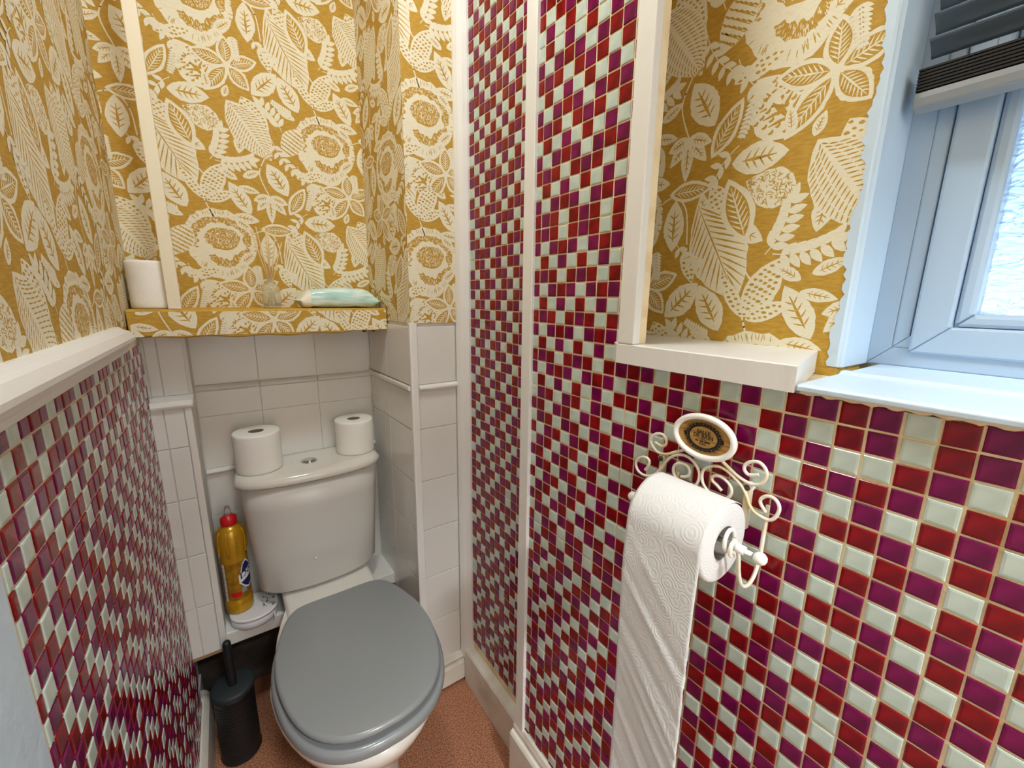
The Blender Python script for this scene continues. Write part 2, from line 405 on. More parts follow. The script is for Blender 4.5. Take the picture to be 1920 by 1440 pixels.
def fill_gaps():
    import numpy as np
    g = .0053; nx, ny = 50, 100                    # one repeat cell: .265 wide, .53 tall, half drop
    occ = np.zeros((nx, ny), bool)
    def mark(pts):
        us = np.array([p[0] for p in pts]); vs = np.array([p[1] for p in pts])
        a = np.arange(us.min() - g, us.max() + 2 * g, g * .8); b = np.arange(vs.min() - g, vs.max() + 2 * g, g * .8)
        A, B = np.meshgrid(a, b, indexing='ij'); ins = np.zeros(A.shape, bool)
        n = len(us)
        for i in range(n):
            x1, y1, x2, y2 = us[i], vs[i], us[(i + 1) % n], vs[(i + 1) % n]
            c = ((y1 > B) != (y2 > B)) & (A < (x2 - x1) * (B - y1) / (y2 - y1 + 1e-12) + x1); ins ^= c
        A = np.append(A[ins], us); B = np.append(B[ins], vs)
        k = np.floor(A / .265); iu = ((A - k * .265) / g).astype(int) % nx; iv = (((B - k * .265) % .53) / g).astype(int) % ny
        occ[iu, iv] = True
    for ly, pts, hh in list(UNIT):
        if ly == 1: mark(pts)
    # lattice-wrapped distance
    I, J = np.meshgrid(np.arange(-12, 13), np.arange(-12, 13), indexing='ij'); D = np.hypot(I, J) * g
    order = np.argsort(D.ravel()); offs = list(zip(I.ravel()[order], J.ravel()[order], D.ravel()[order]))
    for it in range(130):
        big = np.zeros((nx, ny, 2)); dist = np.full((nx, ny), .07); done = np.zeros((nx, ny), bool)
        for di, dj, d in offs:
            iu = np.arange(nx) + di; w = iu // nx; iu = iu % nx
            jv = (np.arange(ny)[None, :] + dj - w[:, None] * 50) % ny
            hit = occ[iu[:, None], jv] & ~done
            dist[hit] = d; done |= hit
            if done.all(): break
        k = dist.argmax(); i, j = divmod(int(k), ny); r = dist[i, j]
        if r < .0165: break
        # longest free direction
        x, y = (i + .5) * g, (j + .5) * g; best = (0, 0, 0)
        for a in range(0, 180, 15):
            ca, sa = math.cos(math.radians(a)), math.sin(math.radians(a)); e = [0, 0]
            for q, sg in enumerate((1, -1)):
                t = 0
                while t < .06:
                    X, Y = x + sg * ca * t, y + sg * sa * t; kk = math.floor(X / .265)
                    if occ[int((X - kk * .265) / g) % nx, int(((Y - kk * .265) % .53) / g) % ny]: break
                    t += g * .7
                e[q] = t
            if e[0] + e[1] > best[0]: best = (e[0] + e[1], a, e[1])
        L, a, back = best; L = min(L * .9, .085); wd = min(1.7 * r, L * .55)
        ca, sa = math.cos(math.radians(a)), math.sin(math.radians(a)); b0 = min(back * .9, L / 2)
        n0 = len(UNIT)
        kind = random.choice(['plain', 'slit', 'slit', 'spot', 'vein', 'plain'] if wd > .016 else ['plain', 'plain', 'slit'])
        if it % 3 == 2 and L > .03:
            spray(x - ca * b0, y - sa * b0, a - 10, L * .85, max(3, int(L / .014)), min(1.2, r / .013))
        else:
            leaf(x - ca * b0, y - sa * b0, a, L, wd, kind, random.uniform(0, .15))
        for ly, pts, hh in UNIT[n0:]:
            if ly == 1: mark(pts)
fill_gaps()
def wallprint(parent, O, U, V, N, u0, u1, v0, v1, ou, ov):
    """print laid over the rectangle u0..u1, v0..v1 (metres along U, V from O); (ou, ov) is where one bloom sits"""
    O, U, V, N = Vector(O), Vector(U), Vector(V), Vector(N)
    verts, faces, mi = [], [], []
    n0 = int(math.floor((u0 - ou - .3) / .265)); n1 = int(math.ceil((u1 - ou + .3) / .265))
    for n in range(n0, n1 + 1):
        cu = ou + .265 * n
        m0 = int(math.floor((v0 - ov - .265 * n - .5) / .53)); m1 = int(math.ceil((v1 - ov - .265 * n + .5) / .53))
        for m in range(m0, m1 + 1):
            cv = ov + .265 * n + .53 * m
            for ly, pts, hh in UNIT:
                us = [cu + p[0] for p in pts]; vs = [cv + p[1] for p in pts]
                if max(us) < u0 or min(us) > u1 or max(vs) < v0 or min(vs) > v1: continue
                b = len(verts); off = N * hh
                verts += [O + U * a + V * c + off for a, c in zip(us, vs)]
                faces.append(list(range(b, len(verts)))); mi.append(0 if ly != 2 else 1)
    me = bpy.data.meshes.new('leaf_print'); me.from_pydata(verts, [], faces); me.polygons.foreach_set('material_index', mi)
    me.materials.append(M_paper); me.materials.append(M_mustard)
    bm = bmesh.new(); bm.from_mesh(me)
    for co, no in ((O + U * u0, -U), (O + U * u1, U), (O + V * v0, -V), (O + V * v1, V)):
        bmesh.ops.bisect_plane(bm, geom=bm.verts[:] + bm.edges[:] + bm.faces[:], plane_co=co, plane_no=no, clear_outer=True, dist=1e-6)
    bm.faces.ensure_lookup_table()
    rev = [f for f in bm.faces if f.normal.dot(N) < 0]
    bmesh.ops.reverse_faces(bm, faces=rev)
    bm.to_mesh(me); bm.free(); me.update()
    o = bpy.data.objects.new('leaf_print', me); COL.objects.link(o); o.parent = parent; o['kind'] = 'stuff'
    return o

# ------------------------------------------------------------------ mosaic
P = 0.025
TM = {}
def tile_mesh(ci, w, h, sgn):
    key = (ci, round(w, 4), round(h, 4), sgn)
    if key in TM: return TM[key]
    v, f = tile_geo(w, h, sgn)
    me = bpy.data.meshes.new('mosaic_tile'); me.from_pydata(v, [], f); me.materials.append(TILEM[ci]); me.update()
    TM[key] = me
    return me
def tile_geo(w, h, sgn):
    c1, c2 = .0006, .0026; v = []
    for ins, d in ((0, -.001), (0, .0006), (c1, .0012), (c2, .0015)):
        a, b = w / 2 - ins, h / 2 - ins; x = sgn * d
        v += [(x, -a, -b), (x, a, -b), (x, a, b), (x, -a, b)]
    f = []
    for k in range(3):
        for i in range(4):
            j = (i + 1) % 4; q = [k * 4 + i, k * 4 + j, k * 4 + 4 + j, k * 4 + 4 + i]
            f.append(q if sgn > 0 else q[::-1])
    q = [12, 13, 14, 15]; f.append(q if sgn > 0 else q[::-1])
    return v, f
def mosaic(parent, x, sgn, yline, zline, crange, rrange, colour, rects, ydir=-1):
    """tiles on a plane X = x; tile (c, r) spans yline(c)..yline(c+1), zline(r-1)..zline(r)"""
    T_ = []
    g = .00125
    for c in crange:
        ya, yb = sorted((yline(c), yline(c + 1)))
        for r in rrange:
            za, zb = sorted((zline(r - 1), zline(r)))
            for (y0, y1, z0, z1) in rects:
                a0, a1 = max(ya + g, y0), min(yb - g, y1); b0, b1 = max(za + g, z0), min(zb - g, z1)
                if a1 - a0 > .004 and b1 - b0 > .004:
                    T_.append((c, r, (a0 + a1) / 2, (b0 + b1) / 2, a1 - a0, b1 - b0)); break
    def vis(t):
        q = project((x, t[2], t[3]))
        if not q or not (-20 < q[0] < 1940 and -20 < q[1] < 1460): return 0
        n = abs(x) / math.sqrt(x * x + t[2] ** 2 + (t[3] - H) ** 2)
        return t[4] * t[5] * n / q[2] ** 2
    T_.sort(key=vis, reverse=True)
    rest = MB()
    for k, (c, r, y, z, w, h) in enumerate(T_):
        ci = colour(c, r)
        dy, dz = random.uniform(-.0004, .0004), random.uniform(-.0004, .0004); dx = random.uniform(-.0004, .0001) * -sgn
        rot = random.uniform(-.012, .012)
        if k < 300:
            o = bpy.data.objects.new('mosaic_tile', tile_mesh(ci, w, h, sgn)); COL.objects.link(o); o.parent = parent
            o.location = (x + dx, y + dy, z + dz); o.rotation_euler = (rot, random.uniform(-.012, .012), random.uniform(-.012, .012))
        else:
            v, f = tile_geo(w, h, sgn); b = len(rest.v)
            ty, tz = random.uniform(-.012, .012), random.uniform(-.012, .012)
            rest.v += [(x + dx + p[0] + ty * p[1] + tz * p[2], y + dy + p[1] - rot * p[2], z + dz + p[2] + rot * p[1]) for p in v]
            for q in f: rest.face([b + i for i in q], ci)
    if rest.v:
        o = rest.build('mosaic_field', TILEM, parent); o['kind'] = 'stuff'

# ------------------------------------------------------------------ shell
CE = 2.40
box('floor', M_floor, -.65, 1.25, -2.05, 1.60, -.05, 0)
tag(bpy.data.objects['floor'], 'reddish brown speckled cork floor around the toilet', 'floor', kind='structure')
tag(box('ceiling', M_ceil, -.65, 1.25, -2.05, 1.60, CE, CE + .05), 'plain white ceiling above the room', 'ceiling', kind='structure')
wf = MB().box(-.65, -.10, -.75, -.70, 0, CE).box(.62, 1.25, -.75, -.70, 0, CE).box(-.10, .62, -.75, -.70, 2.02, CE).build('wall_front', M_white)  # unseen wall, its doorway left open to let the added hall fill in
tag(wf, 'plain white wall with the open doorway opposite the toilet', 'wall', kind='structure')
hw_ = MB().box(-.65, -.60, -2.05, -.75, 0, CE).box(1.20, 1.25, -2.05, -.75, 0, CE).box(-.65, 1.25, -2.05, -2.0, 0, CE).build('wall_added_hall', M_white)  # unseen hallway, added to house the fill lamp
tag(hw_, 'unseen plain white hallway walls added around the fill lamp', 'wall', kind='structure')

# left wall: paper above the dado rail, mosaic below
wl_ = MB().box(-.27, -.171, -.70, 1.36, H - .085, CE, 0).box(-.27, -.1605, .44, 1.235, .10, H - .085, 1).box(-.27, -.171, -.70, .44, 0, H - .085, 2).box(-.27, -.171, .44, 1.60, 0, .10, 2).box(-.27, -.175, 1.235, 1.60, .10, H - .085, 2)
wall_left = wl_.build('wall_left', [M_mustard, M_grout2, M_white])
tag(wall_left, 'left wall with mustard leaf wallpaper above and red and white mosaic below', 'wall', kind='structure')
wallprint(wall_left, (-.171, 0, 0), (0, 1, 0), (0, 0, 1), (1, 0, 0), .0, 1.33, H - .07, 2.2, .60, H + .22)
def col_left(k, j):
    jj = j + 8; band = jj // 12
    kk = k + 100
    if band % 2 == 0: return ([1, 0, 1, 2][kk % 4] - j) % 3
    return ([0, 1, 0, 2][jj % 4] + (kk if band % 4 == 1 else -kk)) % 3
mosaic(wall_left, -.1605, 1, lambda c: .48738 + c * P, lambda r: H - .18105 - r * P, range(-2, 31), range(-3, 39), col_left,
       [(.452, 1.232, H - 1.098, H - .112)])
cas = box('trim_1', M_dayblue, -.175, -.1580, .10, .447, 0, H - .105, bevel=.004)
tag(cas, 'white painted upright board ending the left mosaic', 'trim', kind='structure')
# dado rail
def extr(prof, y0, y1, name, m, axis='Y', parent=None, bevel=0.0):
    if axis == 'Y': rings = [[(a, y, b) for a, b in prof] for y in (y0, y1)]
    else: rings = [[(y, a, b) for a, b in prof] for y in (y0, y1)]
    return MB().loft(rings, smooth=False).build(name, m, parent, bevel)
dado = extr([(-.172, H - .064), (-.164, H - .064), (-.158, H - .069), (-.150, H - .072), (-.146, H - .078), (-.143, H - .083), (-.143, H - .090), (-.150, H - .094), (-.153, H - .101), (-.157, H - .104), (-.157, H - .112), (-.172, H - .112)], -.30, 1.075, 'trim_2', M_trimw, bevel=.0012)
tag(dado, 'white moulded dado rail between wallpaper and mosaic on the left', 'trim', kind='structure')
bl = extr([(-.172, 0), (-.145, 0), (-.145, .120), (-.150, .128), (-.156, .135), (-.172, .137)], .449, 1.29, 'baseboard_left', M_dirty)
tag(bl, 'chipped white baseboard under the left mosaic beside the brush', 'baseboard', kind='structure')

# back wall
def sy(z): return H + z
wb = MB().box(-.27, .75, 1.33, 1.60, sy(-.075), CE, 0).box(-.27, .75, 1.365, 1.60, sy(-.965), sy(-.075), 1).box(-.27, .75, 1.40, 1.60, 0, sy(-.965), 2)
wall_back = wb.build('wall_back', [M_mustard, M_wgrout, M_void])
tag(wall_back, 'back wall behind the cistern, mustard leaf paper above white tiles', 'wall', kind='structure')
wallprint(wall_back, (0, 1.33, 0), (1, 0, 0), (0, 0, 1), (0, -1, 0), -.171, .386, H - .037, 2.2, .018, H + .1335)
def wtile(parent, ax, pos, a0, a1, z0, z1, th=.0032, g=.0007, m=None, bev=.0016):
    """white tile on plane Y=pos (ax 'Y') facing -Y, or X=pos (ax 'X') facing -X"""
    a0 += g; a1 -= g; z0 += g; z1 -= g
    if ax == 'Y': o = box('wall_tile', m or M_wtile, a0, a1, pos - th, pos + .001, z0, z1, parent, bevel=bev)
    else: o = box('wall_tile', m or M_wtile, pos - th, pos + .001, a0, a1, z0, z1, parent, bevel=bev)
    return o
xs = [-.083, .066, .218, .382]
for za, zb in ((-.240, -.075), (-.328, -.258), (-.478, -.328), (-.617, -.494), (-.770, -.617), (-.905, -.770)):
    for a, b in zip(xs, xs[1:]): wtile(wall_back, 'Y', 1.365, a, b, sy(za), sy(zb), .0022, .0004, None, .0009)
for a, b in zip(xs, xs[1:]):
    for z in (-.249, -.486):
        p = [(1.366, sy(z - .008)), (1.360, sy(z - .008)), (1.354, sy(z - .004)), (1.352, sy(z)), (1.354, sy(z + .004)), (1.360, sy(z + .008)), (1.366, sy(z + .008))]
        extr(p, a + .001, b - .001, 'pencil_tile', M_wtile, 'X', wall_back)
# tiled ledge low behind the pan
lg = MB().box(-.098, .385, 1.235, 1.40, sy(-.950), sy(-.910)).build('wall_ledge', M_wtile, None, .003)
tag(lg, 'low white tiled ledge running behind the toilet under the cistern', 'ledge', kind='structure')

# right-hand pier
px0, px1 = .394, .381
pr = MB()
pr.loft([[(px0, 1.03, z), (.56, 1.03, z), (.56, 1.36, z), (px1, 1.36, z)] for z in (sy(-.069), CE)], 0, smooth=False)
pr.loft([[(px0 + .003, 1.036, z), (.56, 1.036, z), (.56, 1.36, z), (px1 + .003, 1.36, z)] for z in (0, sy(-.069))], 1, smooth=False)
pier = pr.build('wall_pier', [M_mustard, M_wgrout])
tag(pier, 'narrow pier right of the toilet with white tiles below mustard wallpaper', 'wall', kind='structure')
wallprint(pier, (0, 1.03, 0), (1, 0, 0), (0, 0, 1), (0, -1, 0), .394, .535, H + .255, 2.2, .448, H + .4247)
wallprint(pier, (0, 1.03, 0), (1, 0, 0), (0, 0, 1), (0, -1, 0), .394, .535, H - .069, H + .255, .4513, H + .094)
sd = Vector((px1 - px0, .33, 0)).normalized(); nn = Vector((-sd.y, sd.x, 0))
wallprint(pier, (px0, 1.03, 0), sd, (0, 0, 1), nn, 0, .328, H - .069, 2.2, .11, H + .33)
rows = (-.0777, -.2335, -.2519, -.3585, -.5119, -.664, -.8205, -.975, -1.132)
for k, (a, b) in enumerate(zip(rows, rows[1:])):
    if k == 1:
        zc = (a + b) / 2; hh = (a - b) / 2
        p = [(1.037, sy(zc - hh)), (1.029, sy(zc - hh)), (1.024, sy(zc - hh * .5)), (1.022, sy(zc)), (1.024, sy(zc + hh * .5)), (1.029, sy(zc + hh)), (1.037, sy(zc + hh))]
        extr(p, .4105, .5235, 'pencil_tile', M_wtile, 'X', pier)
    else:
        wtile(pier, 'Y', 1.036, .4105, .5235, sy(b), sy(a))
        for y0, y1 in ((1.038, 1.205), (1.205, 1.358)):
            xx0 = px0 + (px1 - px0) * (y0 - 1.03) / .33 + .003; xx1 = px0 + (px1 - px0) * (y1 - 1.03) / .33 + .003
            g = .0010
            m_ = MB().loft([[(xx0 - .005, y0 + g, z), (xx0 + .001, y0 + g, z), (xx1 + .001, y1 - g, z), (xx1 - .005, y1 - g, z)] for z in (sy(b) + g, sy(a) - g)], smooth=False)
            m_.build('wall_tile', M_wtile, pier, bevel=.0015)
pt_ = MB()
za, zb = sy(-.2519), sy(-.2335)
pt_.loft([[(px0 - .009, 1.038, z), (px0 + .002, 1.038, z), (px1 + .002, 1.358, z), (px1 - .009, 1.358, z)] for z in (za + .002, zb - .002)], smooth=False)
pt_.build('pencil_tile', M_wtile, pier, bevel=.004)
# corner beads of the pier
cb = MB().loft([[(px0 - .004, 1.040, z), (px0 - .004, 1.028, z), (px0 + .0005, 1.0255, z), (.4095, 1.0255, z), (.4095, 1.034, z), (px0 + .004, 1.040, z)] for z in (0, sy(-.069))], smooth=False).build('trim_3', M_trimw, None, .001)
tag(cb, 'white corner strip on the tiled pier edge beside the toilet', 'trim', kind='structure')
bd = []
for z in (.09, CE):
    bd.append([(.5235, 1.031, z), (.5235, 1.024, z), (.528, 1.012, z), (.537, 1.003, z), (.548, .998, z), (.556, .998, z), (.556, 1.031, z)])
bd = MB().loft(bd, smooth=False).build('trim_4', M_trimw, None, .001)
tag(bd, 'white quarter-round bead in the corner between pier and mosaic', 'trim', kind='structure')

# left pier (pipe boxing)
lp = MB().box(-.175, -.085, 1.214, 1.365, sy(-.935), sy(-.246)).box(-.175, -.081, 1.274, 1.365, sy(-.246), sy(-.096))
boxing = lp.build('wall_boxing', M_wgrout)
tag(boxing, 'stepped white tiled pipe boxing left of the toilet with a narrow ledge', 'wall', kind='structure')
lrows = (-.262, -.3594, -.4925, -.6434, -.79, -.933)
for a, b in zip(lrows, lrows[1:]):
    wtile(boxing, 'Y', 1.214, -.160, -.1365, sy(b), sy(a)); wtile(boxing, 'Y', 1.214, -.1365, -.0985, sy(b), sy(a))
wtile(boxing, 'Y', 1.214, -.0985, -.083, sy(-.933), sy(-.262), .006)
wtile(boxing, 'Y', 1.274, -.160, -.1365, sy(-.244), sy(-.10)); wtile(boxing, 'Y', 1.274, -.1365, -.088, sy(-.244), sy(-.10))
extr([(1.216, sy(-.262)), (1.204, sy(-.262)), (1.202, sy(-.256)), (1.204, sy(-.250)), (1.214, sy(-.246)), (1.275, sy(-.243)), (1.275, sy(-.262))], -.158, -.080, 'ledge_cap', M_wtile, 'X', boxing, .001)
box('cut_edge', M_wood, -.158, -.088, 1.209, 1.216, sy(-.939), sy(-.9335), boxing)

# right wall: boxing with mosaic, recess with paper, window
wr = MB()
wr.box(.5115, .665, -.70, .690, 0, sy(-.100), 0)
wr.box(.5115, .530, .407, .690, sy(-.100), CE, 0)
wr.box(.670, .860, .205, .690, sy(-.100), CE, 1)
wr.box(.670, .860, -.70, .205, sy(.80), CE, 1)
wr.box(.670, .860, -.70, -.50, sy(-.100), sy(.80), 1)
wr.box(.665, .860, -.70, .690, 0, sy(-.100), 2)
wr.box(.530, .670, .640, .690, sy(-.100), CE, 2)
wall_right = wr.build('wall_right', [M_grout, M_mustard, M_white])
tag(wall_right, 'right wall with red, magenta and white mosaic and a papered recess beside the window', 'wall', kind='structure')
wallprint(wall_right, (.670, 0, 0), (0, -1, 0), (0, 0, 1), (-1, 0, 0), -.64, -.206, sy(-.067), 2.2, -.312, H + .408)
R5 = {8: 0, 9: 1, 10: 0, 11: 2, 12: 1, 13: 0, 14: 1, 15: 2, 16: 0, 17: 2, 18: 1, 19: 0, 20: 1, 21: 0, 22: 2, 23: 1, 24: 0}
def col_right(c, r):
    sh = (c + 3) // 12; band = (r + 4) // 12
    if r == 5 and c in R5: return R5[c]
    if sh == 0:
        if band == 0: return ([0, 1, 2, 1][c % 4] - (r + 4)) % 3
        if band < 0 and band % 2: return ([0, 1, 2, 1][c % 4] + (r + 8)) % 3
        if band == 1: return ([0, 1, 0, 2][(r - 8) % 4] + c) % 3
        if band == 2: return ([2, 0, 1, 0][(r - 20) % 4] - c) % 3
        return ([0, 1, 2, 1][(c + band) % 4] + r) % 3
    if sh == 1:
        if band == 0: return ([1, 0, 1, 2][(r - 5) % 4] - (c - 9)) % 3
        if band == 1: return ([0, 2, 1, 2][(r - 8) % 4] + (20 - c)) % 3
        return ([2, 0, 1, 0][r % 4] + c) % 3
    if band == 0: return ([2, 1, 2, 0][(r - 7) % 4] - (c - 21)) % 3
    if band == 1: return ([1, 0, 1, 2][(r - 8) % 4] - (c - 21)) % 3
    return ([0, 1, 2, 1][c % 4] - r) % 3
mosaic(wall_right, .5115, -1, lambda c: .64735 - c * P, lambda r: H + .00145 - r * P, range(-1, 30), range(-46, 44), col_right,
       [(.42235, .664, H - 1.055, CE), (-.10, .42235, H - 1.055, H - .0986)])
w1 = box('wall_right_rear', M_grout, .5545, .70, .690, 1.04, 0, CE)
tag(w1, 'narrow red, magenta and white mosaic strip next to the tiled pier', 'wall', kind='structure')
def col_rear(c, r):
    band = (r + 1) // 12
    if band == 0 or band % 3 == 0: return ([0, 1, 0, 2][r % 4] - c) % 3
    if band == 1: return ([1, 0, 1, 2][r % 4] + c) % 3
    if band % 2: return ([0, 1, 2, 1][c % 4] - r) % 3
    return ([0, 1, 2, 1][(c + 1) % 4] + r) % 3
mosaic(w1, .5545, -1, lambda c: 1.0005 - c * P, lambda r: H + .0427 - r * P, range(0, 12), range(-44, 46), col_rear, [(.700, .999, H - 1.105, CE)])
stp = box('trim_5', M_trimw, .503, .556, .663, .6945, sy(-1.075), CE, bevel=.002)
tag(stp, 'white upright strip covering the joint between the two mosaic panels', 'trim', kind='structure')
jb = MB().box(.495, .5105, .402, .4325, sy(-.067), CE).build('trim_6', M_trimw, None, .002)
tag(jb, 'white upright edging board between mosaic and papered recess', 'trim', kind='structure')
bd2 = extr([(.495, sy(-.097)), (.495, sy(-.0685)), (.4975, sy(-.067)), (.671, sy(-.067)), (.671, sy(-.097))], .0, 1, 'trim_7', M_trimw)
me = bd2.data
for v in me.vertices:
    x = v.co.x
    v.co.y = .433 if (v.co.y > .5 and x < .52) else (.640 if v.co.y > .5 else .1845 + (x - .495) * .25)
tag(bd2, 'white painted ledge below the papered recess, ending at the window sill', 'trim', kind='structure')
gb = MB(); rr = []
for i in range(61):
    y = -.10 + .283 * i / 60; j = .0010 * math.sin(i * 1.7) + random.uniform(-.0006, .0006)
    rr.append([(.5118, y, sy(-.1000) + j), (.5075, y, sy(-.0985) + j), (.5060, y, sy(-.0940)), (.5118, y, sy(-.0940))])
gb.loft(rr, smooth=False).build('grout_fillet', M_grout, wall_right)
rv = MB().loft([[(.672, .2065, z), (.672, .203, z), (.677, .199, z), (.760, .197, z), (.760, .2065, z)] for z in (sy(-.0875), sy(.80))], smooth=False).build('trim_8', M_dayblue, None, .002)
tag(rv, 'white painted side lining of the window opening', 'trim', kind='structure')
pe = MB(); rr = []
for i in range(140):
    z = sy(-.0865) + .88 * i / 139; w = .007 + .003 * math.sin(i * .31) + random.uniform(-.0025, .0025)
    rr.append([(.6715, .2025, z), (.6692, .2052, z), (.6692, .2068 + w, z)])
pe.loft(rr, cap0=False, cap1=False, closed=False, smooth=False).build('paint_edge', M_dayblue, rv)
sl = MB()
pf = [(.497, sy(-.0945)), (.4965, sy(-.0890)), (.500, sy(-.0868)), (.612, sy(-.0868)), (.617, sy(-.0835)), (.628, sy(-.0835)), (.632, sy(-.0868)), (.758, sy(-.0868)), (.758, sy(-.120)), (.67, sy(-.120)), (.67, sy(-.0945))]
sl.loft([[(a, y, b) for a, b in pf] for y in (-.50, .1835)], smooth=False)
sill = sl.build('trim_9', M_dayblue, None, .0012)
tag(sill, 'white painted window sill above the mosaic on the right', 'trim', kind='structure')

# baseboards on the right
br2 = extr([(.512, 0), (.490, 0), (.490, .146), (.494, .152), (.500, .155), (.5005, .166), (.505, .178), (.512, .182)], -.65, .6995, 'baseboard_right', M_dirty, bevel=.0008)
tag(br2, 'chunky white moulded baseboard under the larger right mosaic', 'baseboard', kind='structure')
br1 = extr([(.556, 0), (.528, 0), (.528, .118), (.532, .124), (.556, .128)], .6995, 1.012, 'baseboard_corner', M_dirty, bevel=.0008)
tag(br1, 'worn white baseboard under the narrow mosaic strip', 'baseboard', kind='structure')
bp_ = extr([(1.037, .012), (1.016, .012), (1.016, .070), (1.020, .082), (1.018, .094), (1.026, .105), (1.037, .108)], .394, .532, 'baseboard_pier', M_dirty, 'X', bevel=.0008)
tag(bp_, 'moulded white baseboard at the foot of the tiled pier', 'baseboard', kind='structure')

# post standing on the shelf
post = box('trim_10', M_cream, -.0970, -.0735, 1.193, 1.207, sy(-.0348), CE, bevel=.0015)
tag(post, 'slim cream upright batten rising from the shelf to the ceiling', 'trim', kind='structure')

# window
win = thing('window_1', 'white plastic window with rippled obscure glass beside the blind', 'window', kind='structure')
def frame(name, m, x0, x1, y0, y1, z0, z1, w, parent, bevel=.002):
    """mitred rectangular frame lying in the YZ plane"""
    b = MB(); o = [(y0, z0), (y1, z0), (y1, z1), (y0, z1)]; i = [(y0 + w, z0 + w), (y1 - w, z0 + w), (y1 - w, z1 - w), (y0 + w, z1 - w)]
    for k in range(4):
        j = (k + 1) % 4
        b.loft([[(x, *o[k]), (x, *o[j]), (x, *i[j]), (x, *i[k])] for x in (x0, x1)], smooth=False)
    return b.build(name, m, parent, bevel)
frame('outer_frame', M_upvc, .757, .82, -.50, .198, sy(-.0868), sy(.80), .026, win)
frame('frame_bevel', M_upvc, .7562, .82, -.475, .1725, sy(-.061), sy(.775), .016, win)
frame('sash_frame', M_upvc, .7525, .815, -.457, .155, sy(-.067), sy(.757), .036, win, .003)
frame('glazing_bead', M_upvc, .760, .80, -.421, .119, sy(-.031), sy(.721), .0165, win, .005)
box('pane', M_pane, .786, .790, -.408, .106, sy(-.018), sy(.708), win)
# blind
bl_ = thing('venetian_blind', 'dark grey slatted blind drawn part way up the window', 'blind')
for k in range(17):
    z = sy(.292 + k * .0252); b = MB(); rings = []
    for y in (-.47, .183):
        top = []; bot = []
        for q in range(7):
            u = (q / 6 - .5) * .025; d = .0022 * (1 - (2 * (q / 6) - 1) ** 2)
            ca, sa = math.cos(math.radians(-36)), math.sin(math.radians(-36))
            xx = u * ca - d * sa; zz = u * sa + d * ca
            top.append((.722 + xx, y, z + zz + .0004)); bot.append((.722 + xx, y, z + zz - .0004))
        rings.append(top + bot[::-1])
    b.loft(rings); b.build('slat', M_slat, bl_)
st = MB()
for k in range(7):
    st.box(.7085, .7355, -.47, .186, sy(.2445 + k * .0036), sy(.2445 + k * .0036 + .0022))
st.box(.711, .733, -.468, .184, sy(.2445), sy(.2690))
st.build('slat_stack', M_stack, bl_)
rl = extr([(.709, sy(.2435)), (.707, sy(.236)), (.710, sy(.227)), (.722, sy(.2225)), (.734, sy(.227)), (.737, sy(.236)), (.735, sy(.2435))], -.47, .187, 'bottom_rail', M_rail, 'Y', bl_, .002)
for y in (.13, -.15, -.42):
    MB().tube([(.7385, y, sy(.2435)), (.7385, y, sy(.74))], .0006, 6).build('ladder_cord', M_whitep, bl_)
box('head_rail', M_rail, .700, .744, -.47, .187, sy(.73), sy(.76), bl_, .003)

# ceiling lamp
lamp = thing('ceiling_lamp', 'round white ceiling lamp above the room', 'lamp')
MB().lathe([(.125, CE - .012), (.13, CE - .006), (.13, CE - .0005)], (LAMP_XY[0], LAMP_XY[1], 0), 48).build('base', M_lampd, lamp)
ld = bpy.data.lights.new('lamp_light', 'AREA'); ld.shape = 'DISK'; ld.size = .24; ld.energy = LAMP_W; ld.color = (.93, .985, 1.0)
lo = bpy.data.objects.new('lamp_light', ld); COL.objects.link(lo); lo.location = (LAMP_XY[0], LAMP_XY[1], CE - .02); lo.parent = lamp

hl = thing('fill_lamp', 'round white fill lamp added in the unseen hallway', 'lamp')  # added lamp behind the camera, brightens the surfaces facing the doorway
MB().lathe([(.145, CE - .012), (.15, CE - .006), (.15, CE - .0005)], (.25, -1.15, 0), 48).build('base', M_lampd, hl)
ld2 = bpy.data.lights.new('fill_light', 'AREA'); ld2.shape = 'DISK'; ld2.size = .28; ld2.energy = FILL_W; ld2.color = (.93, .985, 1.0)
lo2 = bpy.data.objects.new('fill_light', ld2); COL.objects.link(lo2); lo2.location = (.25, -1.15, CE - .02); lo2.parent = hl

# ------------------------------------------------------------------ shelf
sh = MB()
prf = [(1.332, sy(-.092)), (1.205, sy(-.0945)), (1.192, sy(-.0942)), (1.1892, sy(-.0915)), (1.189, sy(-.060)), (1.190, sy(-.040)), (1.194, sy(-.0352)), (1.205, sy(-.0348)), (1.332, sy(-.0348))]
N_ = 24; rings = []
for i in range(N_ + 1):
    x = -.168 + (.386 + .168) * i / N_
    bow = .006 * math.sin(math.pi * i / N_) - .002 * math.sin(i * 1.3)
    rings.append([(x, y, z - (bow if z < sy(-.055) else 0)) for y, z in prf])
sh.loft(rings, smooth=False)
shelf = sh.build('wall_shelf', M_mustard, None, .002)
tag(shelf, 'thick shelf above the cistern covered in mustard leaf wallpaper', 'shelf')
wallprint(shelf, (0, 1.1888, 0), (1, 0, 0), (0, 0, 1), (0, -1, 0), -.164, .384, sy(-.0935), sy(-.040), .05, H + .062)
for x in (.345, .372):
    MB().lathe([(.006, sy(-.100)), (.007, sy(-.104)), (.004, sy(-.107))], (x, 1.28, 0), 14).build('screw_fixing', M_screw, shelf)

